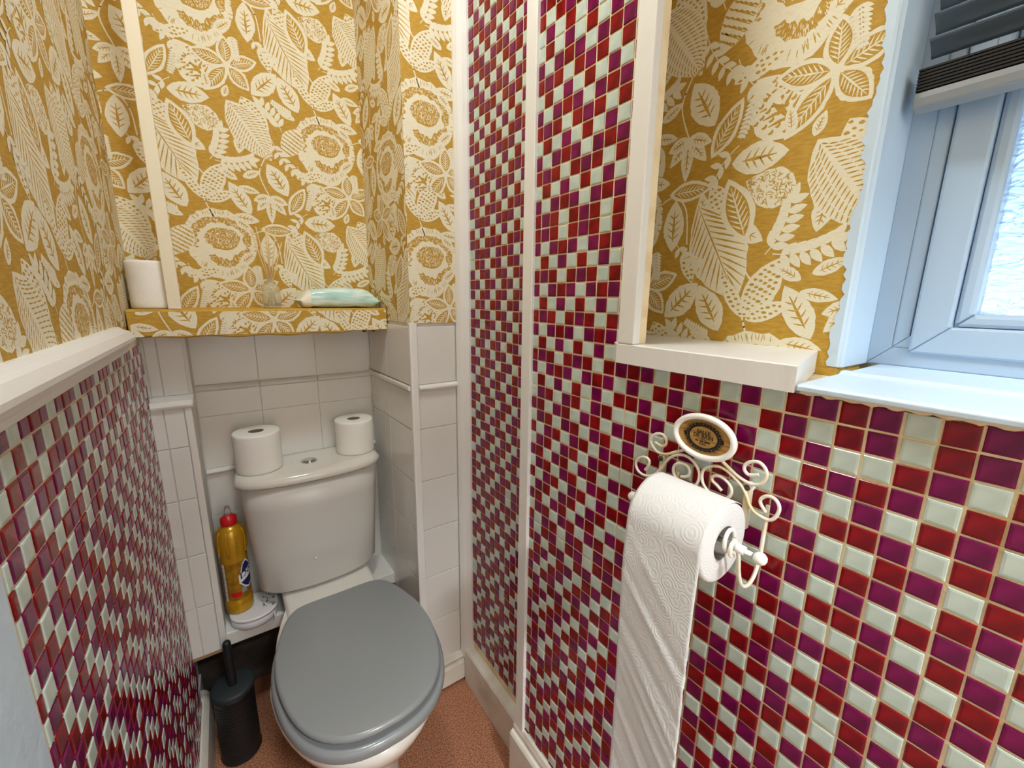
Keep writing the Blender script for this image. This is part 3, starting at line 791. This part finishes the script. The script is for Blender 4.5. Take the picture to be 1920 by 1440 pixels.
# ------------------------------------------------------------------ toilet
TX = .178
toilet = thing('toilet', 'white close-coupled toilet with closed grey lid and dual-flush cistern', 'toilet')
def outline(hw, yf, yb, yc, n=48, pw_b=5.0):
    out = []
    for i in range(n):
        a = 2 * math.pi * i / n; c, s = math.cos(a), math.sin(a)
        if s < 0: out.append((hw * c, yc + (yc - yf) * s))
        else:
            e = 2 / pw_b
            f_ = abs(s) ** e; hb = hw - max(0, hw - .120) * min(1, f_ * 1.25) ** 1.3
            out.append((hb * math.copysign(abs(c) ** e, c), yc + (yb - yc) * f_))
    return out
rg = []
for z, hw, yf, yb, yc in ((0, .100, .800, 1.20, 1.0), (.006, .103, .797, 1.203, 1.0), (.04, .098, .800, 1.20, 1.0), (.12, .088, .812, 1.19, 1.0), (.20, .112, .775, 1.19, .98), (.25, .142, .726, 1.20, .97),
                          (.30, .166, .682, 1.22, .95), (.335, .177, .661, 1.24, .93), (.36, .182, .650, 1.26, .92), (.371, .182, .650, 1.27, .92), (.378, .179, .653, 1.27, .92), (.381, .172, .661, 1.265, .92)):
    rg.append([(TX + x, y, z) for x, y in outline(hw, yf, yb, yc)])
MB().loft(rg).build('pan', M_porc, toilet)
MB().box(TX - .122, TX + .122, 1.10, 1.345, .345, .3900).build('pan_platform', M_porc, toilet, .012, 4)
def seat_outline(k=1.0, grow=0.0):
    base = [(0, 1.095), (.05, 1.096), (.09, 1.094), (.113, 1.084), (.135, 1.055), (.156, 1.0), (.168, .95), (.1725, .90), (.1705, .85), (.160, .79), (.140, .737), (.11, .697), (.07, .671), (.03, .661), (0, .660)]
    pts = base + [(-x, y) for x, y in base[-2:0:-1]]
    P_ = smooth_line([(x, y, 0) for x, y in pts + [pts[0]]], 3)[:-1]
    cx, cy = 0, .89; out = []
    for p in P_:
        d = Vector((p.x - cx, p.y - cy, 0)); l = d.length or 1
        out.append((TX + .004 + cx + d.x * k + d.x / l * grow, cy + d.y * k + d.y / l * grow))
    return out
def slab(name, m, z0, z1, g0, r, grow=0.0, dome=0.0):
    rings = []
    rings.append([(x, y, z0) for x, y in seat_outline(1, grow - r * .8)])
    for t in range(6):
        a = math.pi / 2 * t / 5
        rings.append([(x, y, z0 + r * .8 * (1 - math.cos(a))) for x, y in seat_outline(1, grow - r * .8 * (1 - math.sin(a)))])
    for t in range(7):
        a = math.pi / 2 * t / 6
        rings.append([(x, y, z1 - r + r * math.sin(a)) for x, y in seat_outline(1, grow - r * (1 - math.cos(a)))])
    rings.append([(x, y, z1 + dome * .6) for x, y in seat_outline(.55)])
    rings.append([(x, y, z1 + dome) for x, y in seat_outline(.15)])
    return MB().loft(rings).build(name, m, toilet)
slab('seat', M_grey, sy(-.8540), sy(-.8275), 0, .011, .0095)
slab('seat_lid', M_grey, sy(-.8170), sy(-.802), 0, .008, .0, .002)
for s in (-1, 1):
    MB().lathe([(.009, 0), (.010, .003), (.010, .016), (.008, .019)], (TX + s * .072, 1.100, .3900), 20).build('hinge', M_grey, toilet)
CX = .168
def cist(hw, yf, ycorn, yb, inset=0.0):
    pts = []; n = 22
    hw -= inset; yf += inset; ycorn += inset
    for i in range(n + 1):
        u = -1 + 2 * i / n
        pts.append((hw * u, yf + (ycorn - yf) * (0.45 * u * u + 0.55 * abs(u) ** 7)))
    pts += [(hw, (ycorn + yb) / 2), (hw * .995, yb - .004), (hw * .95, yb), (0, yb), (-hw * .95, yb), (-hw * .995, yb - .004), (-hw, (ycorn + yb) / 2)]
    return pts
rg = []
for z, hw, yf, yc, ins in ((-.842, .160, 1.200, 1.255, .022), (-.840, .160, 1.200, 1.255, .012), (-.834, .160, 1.200, 1.255, .004), (-.824, .161, 1.199, 1.254, 0), (-.70, .168, 1.197, 1.252, 0), (-.58, .176, 1.195, 1.250, 0), (-.508, .180, 1.194, 1.249, 0)):
    rg.append([(CX + x, y, sy(z)) for x, y in cist(hw, yf, yc, 1.352, ins)])
MB().loft(rg).build('cistern', M_porcb, toilet)
rg = []
for z, ins in ((-.5055, .004), (-.5035, .001), (-.500, 0), (-.492, 0), (-.485, .003), (-.480, .008), (-.4775, .015), (-.4765, .024)):
    rg.append([(CX + x, y, sy(z)) for x, y in cist(.190, 1.187, 1.243, 1.356, ins)])
clid = MB().loft(rg).build('cistern_lid', M_porc, toilet)
fb = MB().lathe([(.021, sy(-.4768)), (.0215, sy(-.4748)), (.019, sy(-.4735)), (.0175, sy(-.4738))], (.164, 1.276, 0), 32).build('flush_button', M_chrome, toilet)
MB().lathe([(.0165, sy(-.4739)), (.016, sy(-.4722)), (.010, sy(-.4714))], (.164, 1.276, 0), 32).build('push_plate', M_chrome, fb)
MB().lathe([(.0045, 1.1985), (.003, 1.1952), (.001, 1.1945)], (.148, 0, sy(-.745)), 16, 'Y').build('emblem', M_porcb, toilet)

# ------------------------------------------------------------------ toilet rolls
def roll(name, label, x, y, z, r=.057, h=.106, core=.0195, group=None, corem=None):
    t = thing(name, label, 'toilet roll', group); t.location = (x, y, z)
    pr = [(core, .001), (r - .004, 0), (r - .0008, .002), (r, .006)]
    for k in range(1, 9): pr.append((r + .0004 * math.sin(k * 2.2), .006 + (h - .012) * k / 9))
    pr += [(r, h - .006), (r - .0012, h - .0015), (r - .004, h), (core, h - .0005)]
    b = MB(); b.lathe(pr, (0, 0, 0), 56, cap0=False, cap1=False); b.lathe([(core, h - .0005), (core, .001)], (0, 0, 0), 32, cap0=False, cap1=False)
    b.build('paper', M_tissue, t)
    MB().lathe([(core - .0006, h - .002), (core - .0006, .002), (core - .002, .002), (core - .002, h - .002), (core - .0006, h - .002)], (0, 0, 0), 32, cap0=False, cap1=False).build('core', corem or M_core, t)
    MB().lathe([(core - .002, .0015), (.001, .0015)], (0, 0, 0), 20, cap0=False).build('core_base', M_core, t)
    return t
roll('toilet_roll', 'white toilet roll on the left end of the cistern lid', .0415, 1.2930, sy(-.4765), .0572, .110, group='spare rolls on the cistern')
roll('toilet_roll', 'white toilet roll on the right end of the cistern lid by the pier', .3005, 1.2960, sy(-.4765), .0555, .104, group='spare rolls on the cistern')
roll('toilet_roll', 'white toilet roll standing on the wallpapered shelf behind the cream batten', -.1215, 1.2560, sy(-.0348), .0440, .104)

# hanging roll
hr = thing('hanging_toilet_roll', 'white embossed toilet roll on the wire holder with a long sheet hanging down', 'toilet roll')
RC = (.440, 0, sy(-.270)); RR = .0475; Y0, Y1 = .209, .307
pr = [(.0205, Y0 + .001)] + [(RR - .004, Y0), (RR - .001, Y0 + .0015), (RR, Y0 + .005), (RR, (Y0 + Y1) / 2), (RR, Y1 - .005), (RR - .001, Y1 - .0015), (RR - .004, Y1), (.0205, Y1 - .001), (.0205, Y0 + .001)]
MB().lathe(pr, RC, 64, 'Y', cap0=False, cap1=False).build('paper', M_emb, hr)
MB().lathe([(.0204, Y0 + .002), (.0204, Y1 - .002), (.0190, Y1 - .002), (.0190, Y0 + .002), (.0204, Y0 + .002)], RC, 40, 'Y', cap0=False, cap1=False).build('core', M_coreg, hr)
sb = MB(); rings = []
path = []
for k in range(22):
    a = math.radians(55 + (180 - 55) * k / 21)
    path.append((RC[0] + (RR + .0013) * math.cos(a), RC[2] + (RR + .0013) * math.sin(a)))
nz = 120
for k in range(1, nz + 1): path.append((RC[0] - RR - .0013, RC[2] - .62 * k / nz))
cr = [(.06 + .036 * k + random.uniform(-.012, .012), random.uniform(.45, .85), random.uniform(.0009, .0024), random.uniform(.003, .006)) for k in range(16)]
for k, (x, z) in enumerate(path):
    row = []; dz = max(0, RC[2] - z); e = min(1, dz / .05)
    for i in range(29):
        y = Y0 + (Y1 - Y0) * i / 28; u = i / 28
        bx = 0
        for c0, sl_, am, wd in cr:
            d = (dz - c0 - sl_ * (.5 - u) * .098 * 1.6) / wd
            if abs(d) < 4: bx += am * math.exp(-d * d) * (1 if am > .0016 else -1) * (.35 + .65 * math.sin(math.pi * min(1, max(0, u + (c0 * 37 % 1 - .5) * .8))))
        bx += .003 * math.sin(dz * 9 + u * 1.5) + .004 * dz * (u - .5)
        row.append((x - e * (bx + .002 * dz), y, z))
    rings.append(row)
sb.loft(rings, cap0=False, cap1=False, closed=False)
so = sb.build('hanging_sheet', M_emb, hr)
md = so.modifiers.new('thick', 'SOLIDIFY'); md.thickness = .0006; md.offset = 0

# ------------------------------------------------------------------ roll holder
hd = thing('toilet_roll_holder', 'cream painted scrolled wire roll holder with oval wooden plaque', 'roll holder')
A_ = [(0.3512, 1.0318), (0.3397, 1.029), (0.3333, 1.0341), (0.3342, 1.0425), (0.3414, 1.0466), (0.3523, 1.0435), (0.3586, 1.034), (0.3549, 1.0249), (0.3442, 1.0181), (0.3305, 1.02), (0.3179, 1.0273), (0.3058, 1.0342)]
B_ = [(0.3643, 0.9838), (0.3591, 0.9923), (0.3584, 1.0004), (0.3646, 1.0035), (0.3749, 1.0), (0.3818, 0.9896), (0.3777, 0.9789), (0.3665, 0.9749), (0.3533, 0.9785), (0.3426, 0.9878), (0.3353, 0.9994), (0.3295, 1.0103), (0.3211, 1.0201), (0.31, 1.0262), (0.2988, 1.0269), (0.2885, 1.0221), (0.2816, 1.014), (0.2794, 1.0053), (0.2817, 0.9937), (0.2894, 0.9858), (0.3004, 0.9838), (0.3113, 0.9895), (0.3174, 0.9971), (0.3171, 1.0072), (0.31, 1.0134), (0.2999, 1.0145), (0.2938, 1.0095), (0.2942, 1.0021), (0.2982, 0.9982), (0.3055, 0.9954)]
C_ = [(0.248, 0.9981), (0.2552, 1.0032), (0.2611, 1.0066), (0.2618, 1.0121), (0.2555, 1.0156), (0.2479, 1.0151), (0.2399, 1.0104), (0.2359, 1.0031), (0.238, 0.9944), (0.2446, 0.9875), (0.2531, 0.9856), (0.2649, 0.9899), (0.2727, 0.9973), (0.276, 1.0066), (0.2748, 1.0165), (0.2677, 1.0242), (0.257, 1.0281), (0.2461, 1.027), (0.235, 1.0212), (0.2261, 1.0148), (0.219, 1.0057), (0.2137, 0.9949), (0.2071, 0.9882), (0.1973, 0.9852), (0.1891, 0.9859), (0.1838, 0.9927), (0.1816, 1.003), (0.1843, 1.0101), (0.1901, 1.0138), (0.1971, 1.0123), (0.2019, 1.0066), (0.2011, 1.0005), (0.1946, 0.9929)]
D_ = [(0.2526, 1.0369), (0.2423, 1.0305), (0.2313, 1.0247), (0.2209, 1.0212), (0.2113, 1.0212), (0.2027, 1.0273), (0.1994, 1.0368), (0.2022, 1.045), (0.2093, 1.0498), (0.2175, 1.0479), (0.2236, 1.0426), (0.2247, 1.0358), (0.2202, 1.0311), (0.2146, 1.0321), (0.2074, 1.0354)]
for nm, L_ in (('scroll_wire', A_), ('scroll_wire', B_), ('scroll_wire', C_), ('scroll_wire', D_)):
    MB().tube(smooth_line([(.497, y, z) for y, z in L_], 5), .0021, 8).build(nm, M_wire, hd)
for y, z in ((.3399, 1.0100), (.2195, 1.0136)):
    s_ = MB().lathe([(.0058, .5085), (.0060, .5005), (.0052, .4985), (.0040, .4980)], (0, y, z), 20, 'X').build('screw_cup', M_rim, hd)
    MB().lathe([(.0040, .4982), (.0036, .4966), (.0012, .4958)], (0, y, z), 16, 'X').build('screw', M_screw, s_)
    MB().box(.4995, .5085, y - .0035, y + .0035, z - .055, z - .003).build('mount_bar', M_wire, hd, .0008)
# plaque: oval rim, wood face, printed wreath and words
PC = (.4915, .2775, 1.0615); PA, PB_ = .0415, .0287
rim = MB(); rings = []
for i in range(64):
    a = 2 * math.pi * i / 64; ring = []
    for k in range(10):
        b = 2 * math.pi * k / 10; ro = .0040 * math.cos(b)
        ring.append((PC[0] + .0045 * math.sin(b) + .001, PC[1] + (PA - .002 + ro) * math.cos(a), PC[2] + (PB_ - .002 + ro) * math.sin(a)))
    rings.append(ring)
rings.append(rings[0]); rim.loft(rings, cap0=False, cap1=False)
plaque = MB().loft([[(x, PC[1] + (PA - .003) * math.cos(a), PC[2] + (PB_ - .003) * math.sin(a)) for a in [2 * math.pi * i / 56 for i in range(56)]] for x in (PC[0] + .0075, PC[0] + .001)], smooth=False).build('plaque', M_oak, hd)
rim.build('plaque_rim', M_rim, plaque)
wre = MB(); n = 72; r0 = []; r1 = []
for i in range(n):
    a = 2 * math.pi * i / n
    q = 1.0 + .035 * math.sin(a * 24) + (.13 if abs(math.cos(a)) > .992 else 0)
    r0.append((PC[0] + .0007, PC[1] + .0188 * math.cos(a), PC[2] + .0138 * math.sin(a)))
    r1.append((PC[0] + .0007, PC[1] + .0242 * q * math.cos(a), PC[2] + .0186 * q * math.sin(a)))
wre.loft([r0, r1], cap0=False, cap1=False, smooth=False)
for i in range(44):
    a = 2 * math.pi * (i + .5) / 44; rr = 1.02
    c = (PC[1] + .0250 * rr * math.cos(a), PC[2] + .0194 * rr * math.sin(a))
    wre.tube([(PC[0] + .0006, c[0] + .0012 * math.cos(t), c[1] + .0012 * math.sin(t)) for t in [k * .7 for k in range(10)]], .00016, 4)
wre.build('printed_wreath', M_ink, plaque)
dots = MB()
for i in range(34):
    a = 2 * math.pi * i / 34; c = (PC[1] + .0222 * math.cos(a + .05), PC[2] + .0168 * math.sin(a + .05)); r = random.uniform(.0004, .0008); b = len(dots.v)
    dots.v += [(PC[0] + .0004, c[0] + r * math.cos(t), c[1] + r * math.sin(t)) for t in (0, 1.05, 2.1, 3.14, 4.2, 5.24)]; dots.face([b + k for k in range(6)])
dots.build('wreath_gaps', M_oak, plaque)
def text_mesh(s, size, name, m, parent, place, bold=0.0, res=3):
    cu = bpy.data.curves.new('lettering', 'FONT'); cu.body = s; cu.size = size; cu.align_x = 'CENTER'; cu.align_y = 'CENTER'; cu.resolution_u = res; cu.offset = bold
    o = bpy.data.objects.new('lettering', cu); COL.objects.link(o)
    dg = bpy.context.evaluated_depsgraph_get(); dg.update()
    me = bpy.data.meshes.new_from_object(o.evaluated_get(dg)); bpy.data.objects.remove(o); bpy.data.curves.remove(cu)
    for v in me.vertices: v.co = Vector(place(v.co.x, v.co.y))
    me.materials.clear(); me.materials.append(m); me.name = name
    t = bpy.data.objects.new(name, me); COL.objects.link(t); t.parent = parent
    return t
pl = lambda dy: (lambda x, y: (PC[0] + .0004, PC[1] - x, PC[2] + dy + y))
text_mesh('SALLE', .0072, 'lettering', M_ink, plaque, pl(.0064), .00016)
text_mesh('DE BAIN', .0072, 'lettering', M_ink, plaque, pl(.0008), .00016)
ln = MB()
ln.box(PC[0] + .0004, PC[0] + .0008, PC[1] - .004, PC[1] + .004, PC[2] - .0032, PC[2] - .0027)
for a, b in ((-.0100, -.0050), (-.0040, .0012), (.0022, .0100)):
    for k in range(int((b - a) / .0013)): ln.box(PC[0] + .0004, PC[0] + .0008, PC[1] - a - k * .0013 - .0010, PC[1] - a - k * .0013, PC[2] - .0065, PC[2] - .0047 - .0003 * (k % 2))
ln.build('printed_line', M_ink, plaque)
text_mesh('PARIS', .0036, 'lettering', M_ink, plaque, pl(-.0092), .0001)
# arms and spindle
zs = RC[2] + .013; SX = RC[0]
for y, nm in ((.2135 - .018, 'arm'), (.3125, 'arm')):
    pts = [(.5015, y, .975), (.5015, y, .945), (.500, y, .925), (.492, y, .905), (.478, y, .898), (.462, y, .906), (.452, y, .925), (.447, y, .945), (.441, y, .962), (.433, y, .972), (.426, y, .968), (.426, y, .958), (.433, y, .954)]
    pts = [(a, b, c + (zs - .972)) for a, b, c in pts]
    pts[0] = (.5015, y, 1.0); 
    MB().tube(smooth_line(pts, 5), .0023, 8).build(nm, M_wire, hd)
sp = MB()
sp.lathe([(.0030, .325), (.0030, .196), (.0050, .196), (.0050, .184), (.0028, .184), (.0026, .176)], (SX - .007, 0, zs - .006), 18, 'Y')
sp.build('spindle', M_rim, hd)
for y in (.1685, .333):
    MB().lathe([(.0008, -.0068), (.0042, -.0055), (.0064, -.0028), (.007, 0), (.0064, .0028), (.0042, .0055), (.0008, .0068)], (SX - .007, y, zs - .006), 20, 'Y').build('ball_end', M_rim, hd)
rgp = [(SX - .007 + .0095 * math.cos(t), .2015, zs - .002 + .0125 * math.sin(t)) for t in [k * 2 * math.pi / 28 for k in range(29)]]
MB().tube(rgp, .0022, 8).build('spindle_ring', M_rim, hd)

# ------------------------------------------------------------------ bleach bottle and tub on the ledge
tub = thing('air_freshener', 'white D-shaped tub with black speckled holes on the ledge under the bottle', 'air freshener')
TO = [(-.014 + .060 * math.cos(a) * (1 if math.sin(a) < 0 else 1), 1.275 + (.066 if math.sin(a) < 0 else .052) * math.copysign(abs(math.sin(a)) ** .75, math.sin(a))) for a in [2 * math.pi * i / 48 for i in range(48)]]
def sc(k): return [(-.014 + (x + .014) * k, 1.275 + (y - 1.275) * k) for x, y in TO]
MB().loft([[(x, y, sy(z)) for x, y in sc(k)] for z, k in ((-.9098, .90), (-.905, .95), (-.884, .985), (-.8835, .97))]).build('base', M_whitep, tub)
MB().loft([[(x, y, sy(z)) for x, y in sc(k)] for z, k in ((-.8835, 1.0), (-.879, 1.0), (-.8765, .985), (-.8755, .95))]).build('lid', M_whitep, tub)
ho = MB()
for _ in range(26):
    x = random.uniform(.006, .040); y = random.uniform(1.245, 1.300); a = random.uniform(0, 3.1); l = random.uniform(.0015, .005); w = random.uniform(.0008, .0016); b = len(ho.v)
    ho.v += [(x + l * math.cos(t) * math.cos(a) - w * math.sin(t) * math.sin(a), y + l * math.cos(t) * math.sin(a) + w * math.sin(t) * math.cos(a), sy(-.8751)) for t in [k * .785 for k in range(8)]]
    ho.face([b + k for k in range(8)])
o = ho.build('vent_holes', M_holes, tub); o['kind'] = 'stuff'
MB().box(.030, .034, 1.214, 1.222, sy(-.905), sy(-.884)).build('clip', M_whitep, tub, .001)
bt = thing('bleach_bottle', 'gold bleach bottle with red cap standing on the white tub', 'bottle')
BX, BY, BZ = -.0462, 1.283, sy(-.8755)
prof = [(.030, 0), (.0325, .002), (.0335, .006), (.0335, .034), (.0328, .036), (.0320, .038), (.0320, .158), (.0325, .162), (.0315, .168), (.0325, .176), (.0338, .190), (.0340, .215), (.0325, .235), (.0285, .248), (.0220, .256), (.0160, .260), (.0150, .268)]
MB().lathe(prof, (BX, BY, BZ), 48).build('body', M_gold, bt)
MB().lathe([(.0190, .262), (.0196, .264), (.0190, .280), (.0180, .282), (.0120, .283), (.0118, .288)], (BX, BY, BZ), 36).build('cap', M_redp, bt)
MB().lathe([(.0085, .288), (.0080, .300), (.0060, .312), (.0030, .3135)], (BX, BY, BZ), 20).build('spout_cover', M_clear, bt)
for k in range(9):
    a = 2 * math.pi * k / 9 + .2
    MB().tube(smooth_line([(BX + r * math.cos(a), BY + r * math.sin(a), BZ + z) for r, z in ((.0334, .178), (.0350, .19), (.0352, .215), (.0334, .236), (.0285, .2485))], 4), .0022, 6).build('grip_ridge', M_gold, bt)
cang = math.atan2(-BY, -BX)           # direction from the bottle to the viewer
def wrap(da, z, r): return (BX + r * math.cos(cang + da), BY + r * math.sin(cang + da), BZ + z)
def patch(name, m, a0, a1, z0, z1, r, parent, n=14, slope=0.0):
    b = MB(); b.loft([[wrap(a0 + (a1 - a0) * i / n, z + slope * (i / n), r) for i in range(n + 1)] for z in (z0, z1)], cap0=False, cap1=False, closed=False)
    return b.build(name, m, parent)
lab = patch('label', M_goldl, -2.6, 2.6, .044, .156, .0323, bt, 60)
patch('red_panel', M_redp, -.56, .22, .054, .068, .0325, lab)
patch('grey_panel', M_rail, .27, .66, .062, .078, .0325, lab)
st_ = patch('text_strip', M_whitep, -1.14, -.86, .042, .155, .0325, lab)
for k in range(15): patch('printed_line', M_blacktop, -1.12, -.90 - random.uniform(0, .1), .050 + k * .0066, .0522 + k * .0066, .0326, st_, 4)
def disc(name, m, ac, zc, ra, rz, r, parent):
    b = MB(); c = len(b.v); b.v += [wrap(ac + ra * math.cos(t), zc + rz * math.sin(t), r) for t in [k * 2 * math.pi / 36 for k in range(36)]]; b.v.append(wrap(ac, zc, r))
    n_ = 36
    for k in range(n_): b.face([k, (k + 1) % n_, n_])
    return b.build(name, m, parent)
b_ = MB(); outl = [(.18, .092), (.34, .128), (.54, .150), (.84, .158), (1.34, .140), (1.64, .105), (1.34, .078), (.84, .070), (.49, .078)]
def blobp(name, m, pts, r, parent):
    b = MB(); cx = sum(p[0] for p in pts) / len(pts); cy = sum(p[1] for p in pts) / len(pts)
    P_ = []
    for i, p in enumerate(pts):
        q = pts[(i + 1) % len(pts)]
        for k in range(4): P_.append((p[0] + (q[0] - p[0]) * k / 4, p[1] + (q[1] - p[1]) * k / 4))
    rr = [[wrap(cx + (p[0] - cx) * s_, cy + (p[1] - cy) * s_, r) for p in P_] for s_ in (1, .75, .5, .25, .02)]
    b.loft(rr, cap0=False, cap1=False); return b.build(name, m, parent)
blobp('badge_border', M_whitep, outl, .0326, lab)
blobp('badge', M_blue, [(.84 + (a - .84) * .88, .112 + (z - .112) * .88) for a, z in outl], .0328, lab)
patch('badge_band', M_whitep, .14, 1.49, .092, .117, .0329, lab, 20, .018)
text_mesh('Domestos', .026, 'lettering', M_blue, lab, lambda x, y: wrap(.19 + (x + .056) / .0331, .1045 + y + .0055 + (x + .056) * .42, .0332), .0003)

# ------------------------------------------------------------------ toilet brush
tb = thing('toilet_brush', 'black toilet brush in a tall black holder beside the baseboard', 'toilet brush')
QX, QY = -.083, 1.172
MB().lathe([(.045, 0), (.0475, .003), (.048, .008), (.0465, .012), (.0455, .02), (.0455, .195), (.0475, .197), (.0475, .204)], (QX, QY, 0), 48).build('holder', M_black, tb)
for k in range(16):
    MB().lathe([(.0456, .03 + k * .0098), (.0461, .0325 + k * .0098), (.0456, .035 + k * .0098)], (QX, QY, 0), 48, cap0=False, cap1=False).build('rib', M_black, tb)
ldd = MB().lathe([(.0480, .204), (.0500, .206), (.0505, .212), (.0490, .217), (.0450, .219), (.010, .2195)], (QX, QY, 0), 48).build('lid', M_blacktop, tb)
MB().lathe([(.0108, .2190), (.0105, .222), (.0098, .335), (.0092, .345), (.0075, .349), (.002, .350)], (QX, QY, 0), 24).build('handle', M_black, tb)

# ------------------------------------------------------------------ shelf things
rd = thing('reed_diffuser', 'small clear reed diffuser with thin wooden sticks on the wallpapered shelf', 'diffuser')
DX, DY, DZ = .1090, 1.242, sy(-.0348)
MB().lathe([(.0195, 0), (.0205, .0015), (.0205, .006), (.0200, .045), (.0180, .054), (.0085, .060), (.0080, .072), (.0092, .074), (.0072, .075), (.0065, .060), (.0165, .052), (.0185, .044), (.0188, .006), (.002, .005)], (DX, DY, DZ), 32).build('bottle', M_dglass, rd)
MB().lathe([(.0180, .0055), (.0184, .007), (.0184, .012), (.002, .0122)], (DX, DY, DZ), 28).build('oil', M_oil, rd)
for k, (tx, ty, hh) in enumerate(((-.030, .01, .190), (-.020, -.01, .196), (.002, .01, .20), (.006, -.012, .195), (.024, .008, .188), (.034, -.004, .165))):
    MB().tube([(DX - tx * .35, DY - ty * .35, DZ + .007), (DX + tx, DY + ty, DZ + hh)], .0013, 6).build('reed', M_reed, rd)
wp = thing('wipes_packet', 'pale mint flow-wrapped packet of wipes lying on the shelf', 'packet')
def wring(x, w, h, zc): return [(x, 1.255 + w * math.copysign(abs(math.cos(a)) ** .6, math.cos(a)), DZ + zc + h * math.copysign(abs(math.sin(a)) ** .65, math.sin(a))) for a in [2 * math.pi * i / 32 for i in range(32)]]
prof = [(.160, .046, .0012, .020), (.171, .046, .0022, .020), (.177, .045, .012, .0175), (.186, .045, .0195, .0205), (.196, .046, .0238, .0243), (.230, .047, .0262, .0266), (.280, .047, .0270, .0274), (.320, .047, .0270, .0274), (.345, .046, .0256, .0262), (.360, .045, .0185, .0215), (.369, .045, .0095, .018), (.374, .046, .0022, .019), (.381, .046, .0012, .019)]
pk = MB().loft([wring(*p) for p in prof]).build('film', M_wipe, wp)
md = pk.modifiers.new('sub', 'SUBSURF'); md.levels = 2; md.render_levels = 2
tx = bpy.data.textures.new('crumple', 'CLOUDS'); tx.noise_scale = .022
dm = pk.modifiers.new('crumple', 'DISPLACE'); dm.texture = tx; dm.strength = .007; dm.mid_level = .5; dm.texture_coords = 'LOCAL'
MB().loft([wring(x, w + .0012, h + .0012, z) for x, w, h, z in ((.1715, .046, .0035, .020), (.177, .0455, .0135, .0178), (.186, .0455, .0208, .0208), (.196, .046, .0238, .0236))], cap0=False, cap1=False).build('plain_end', M_wipew, wp)
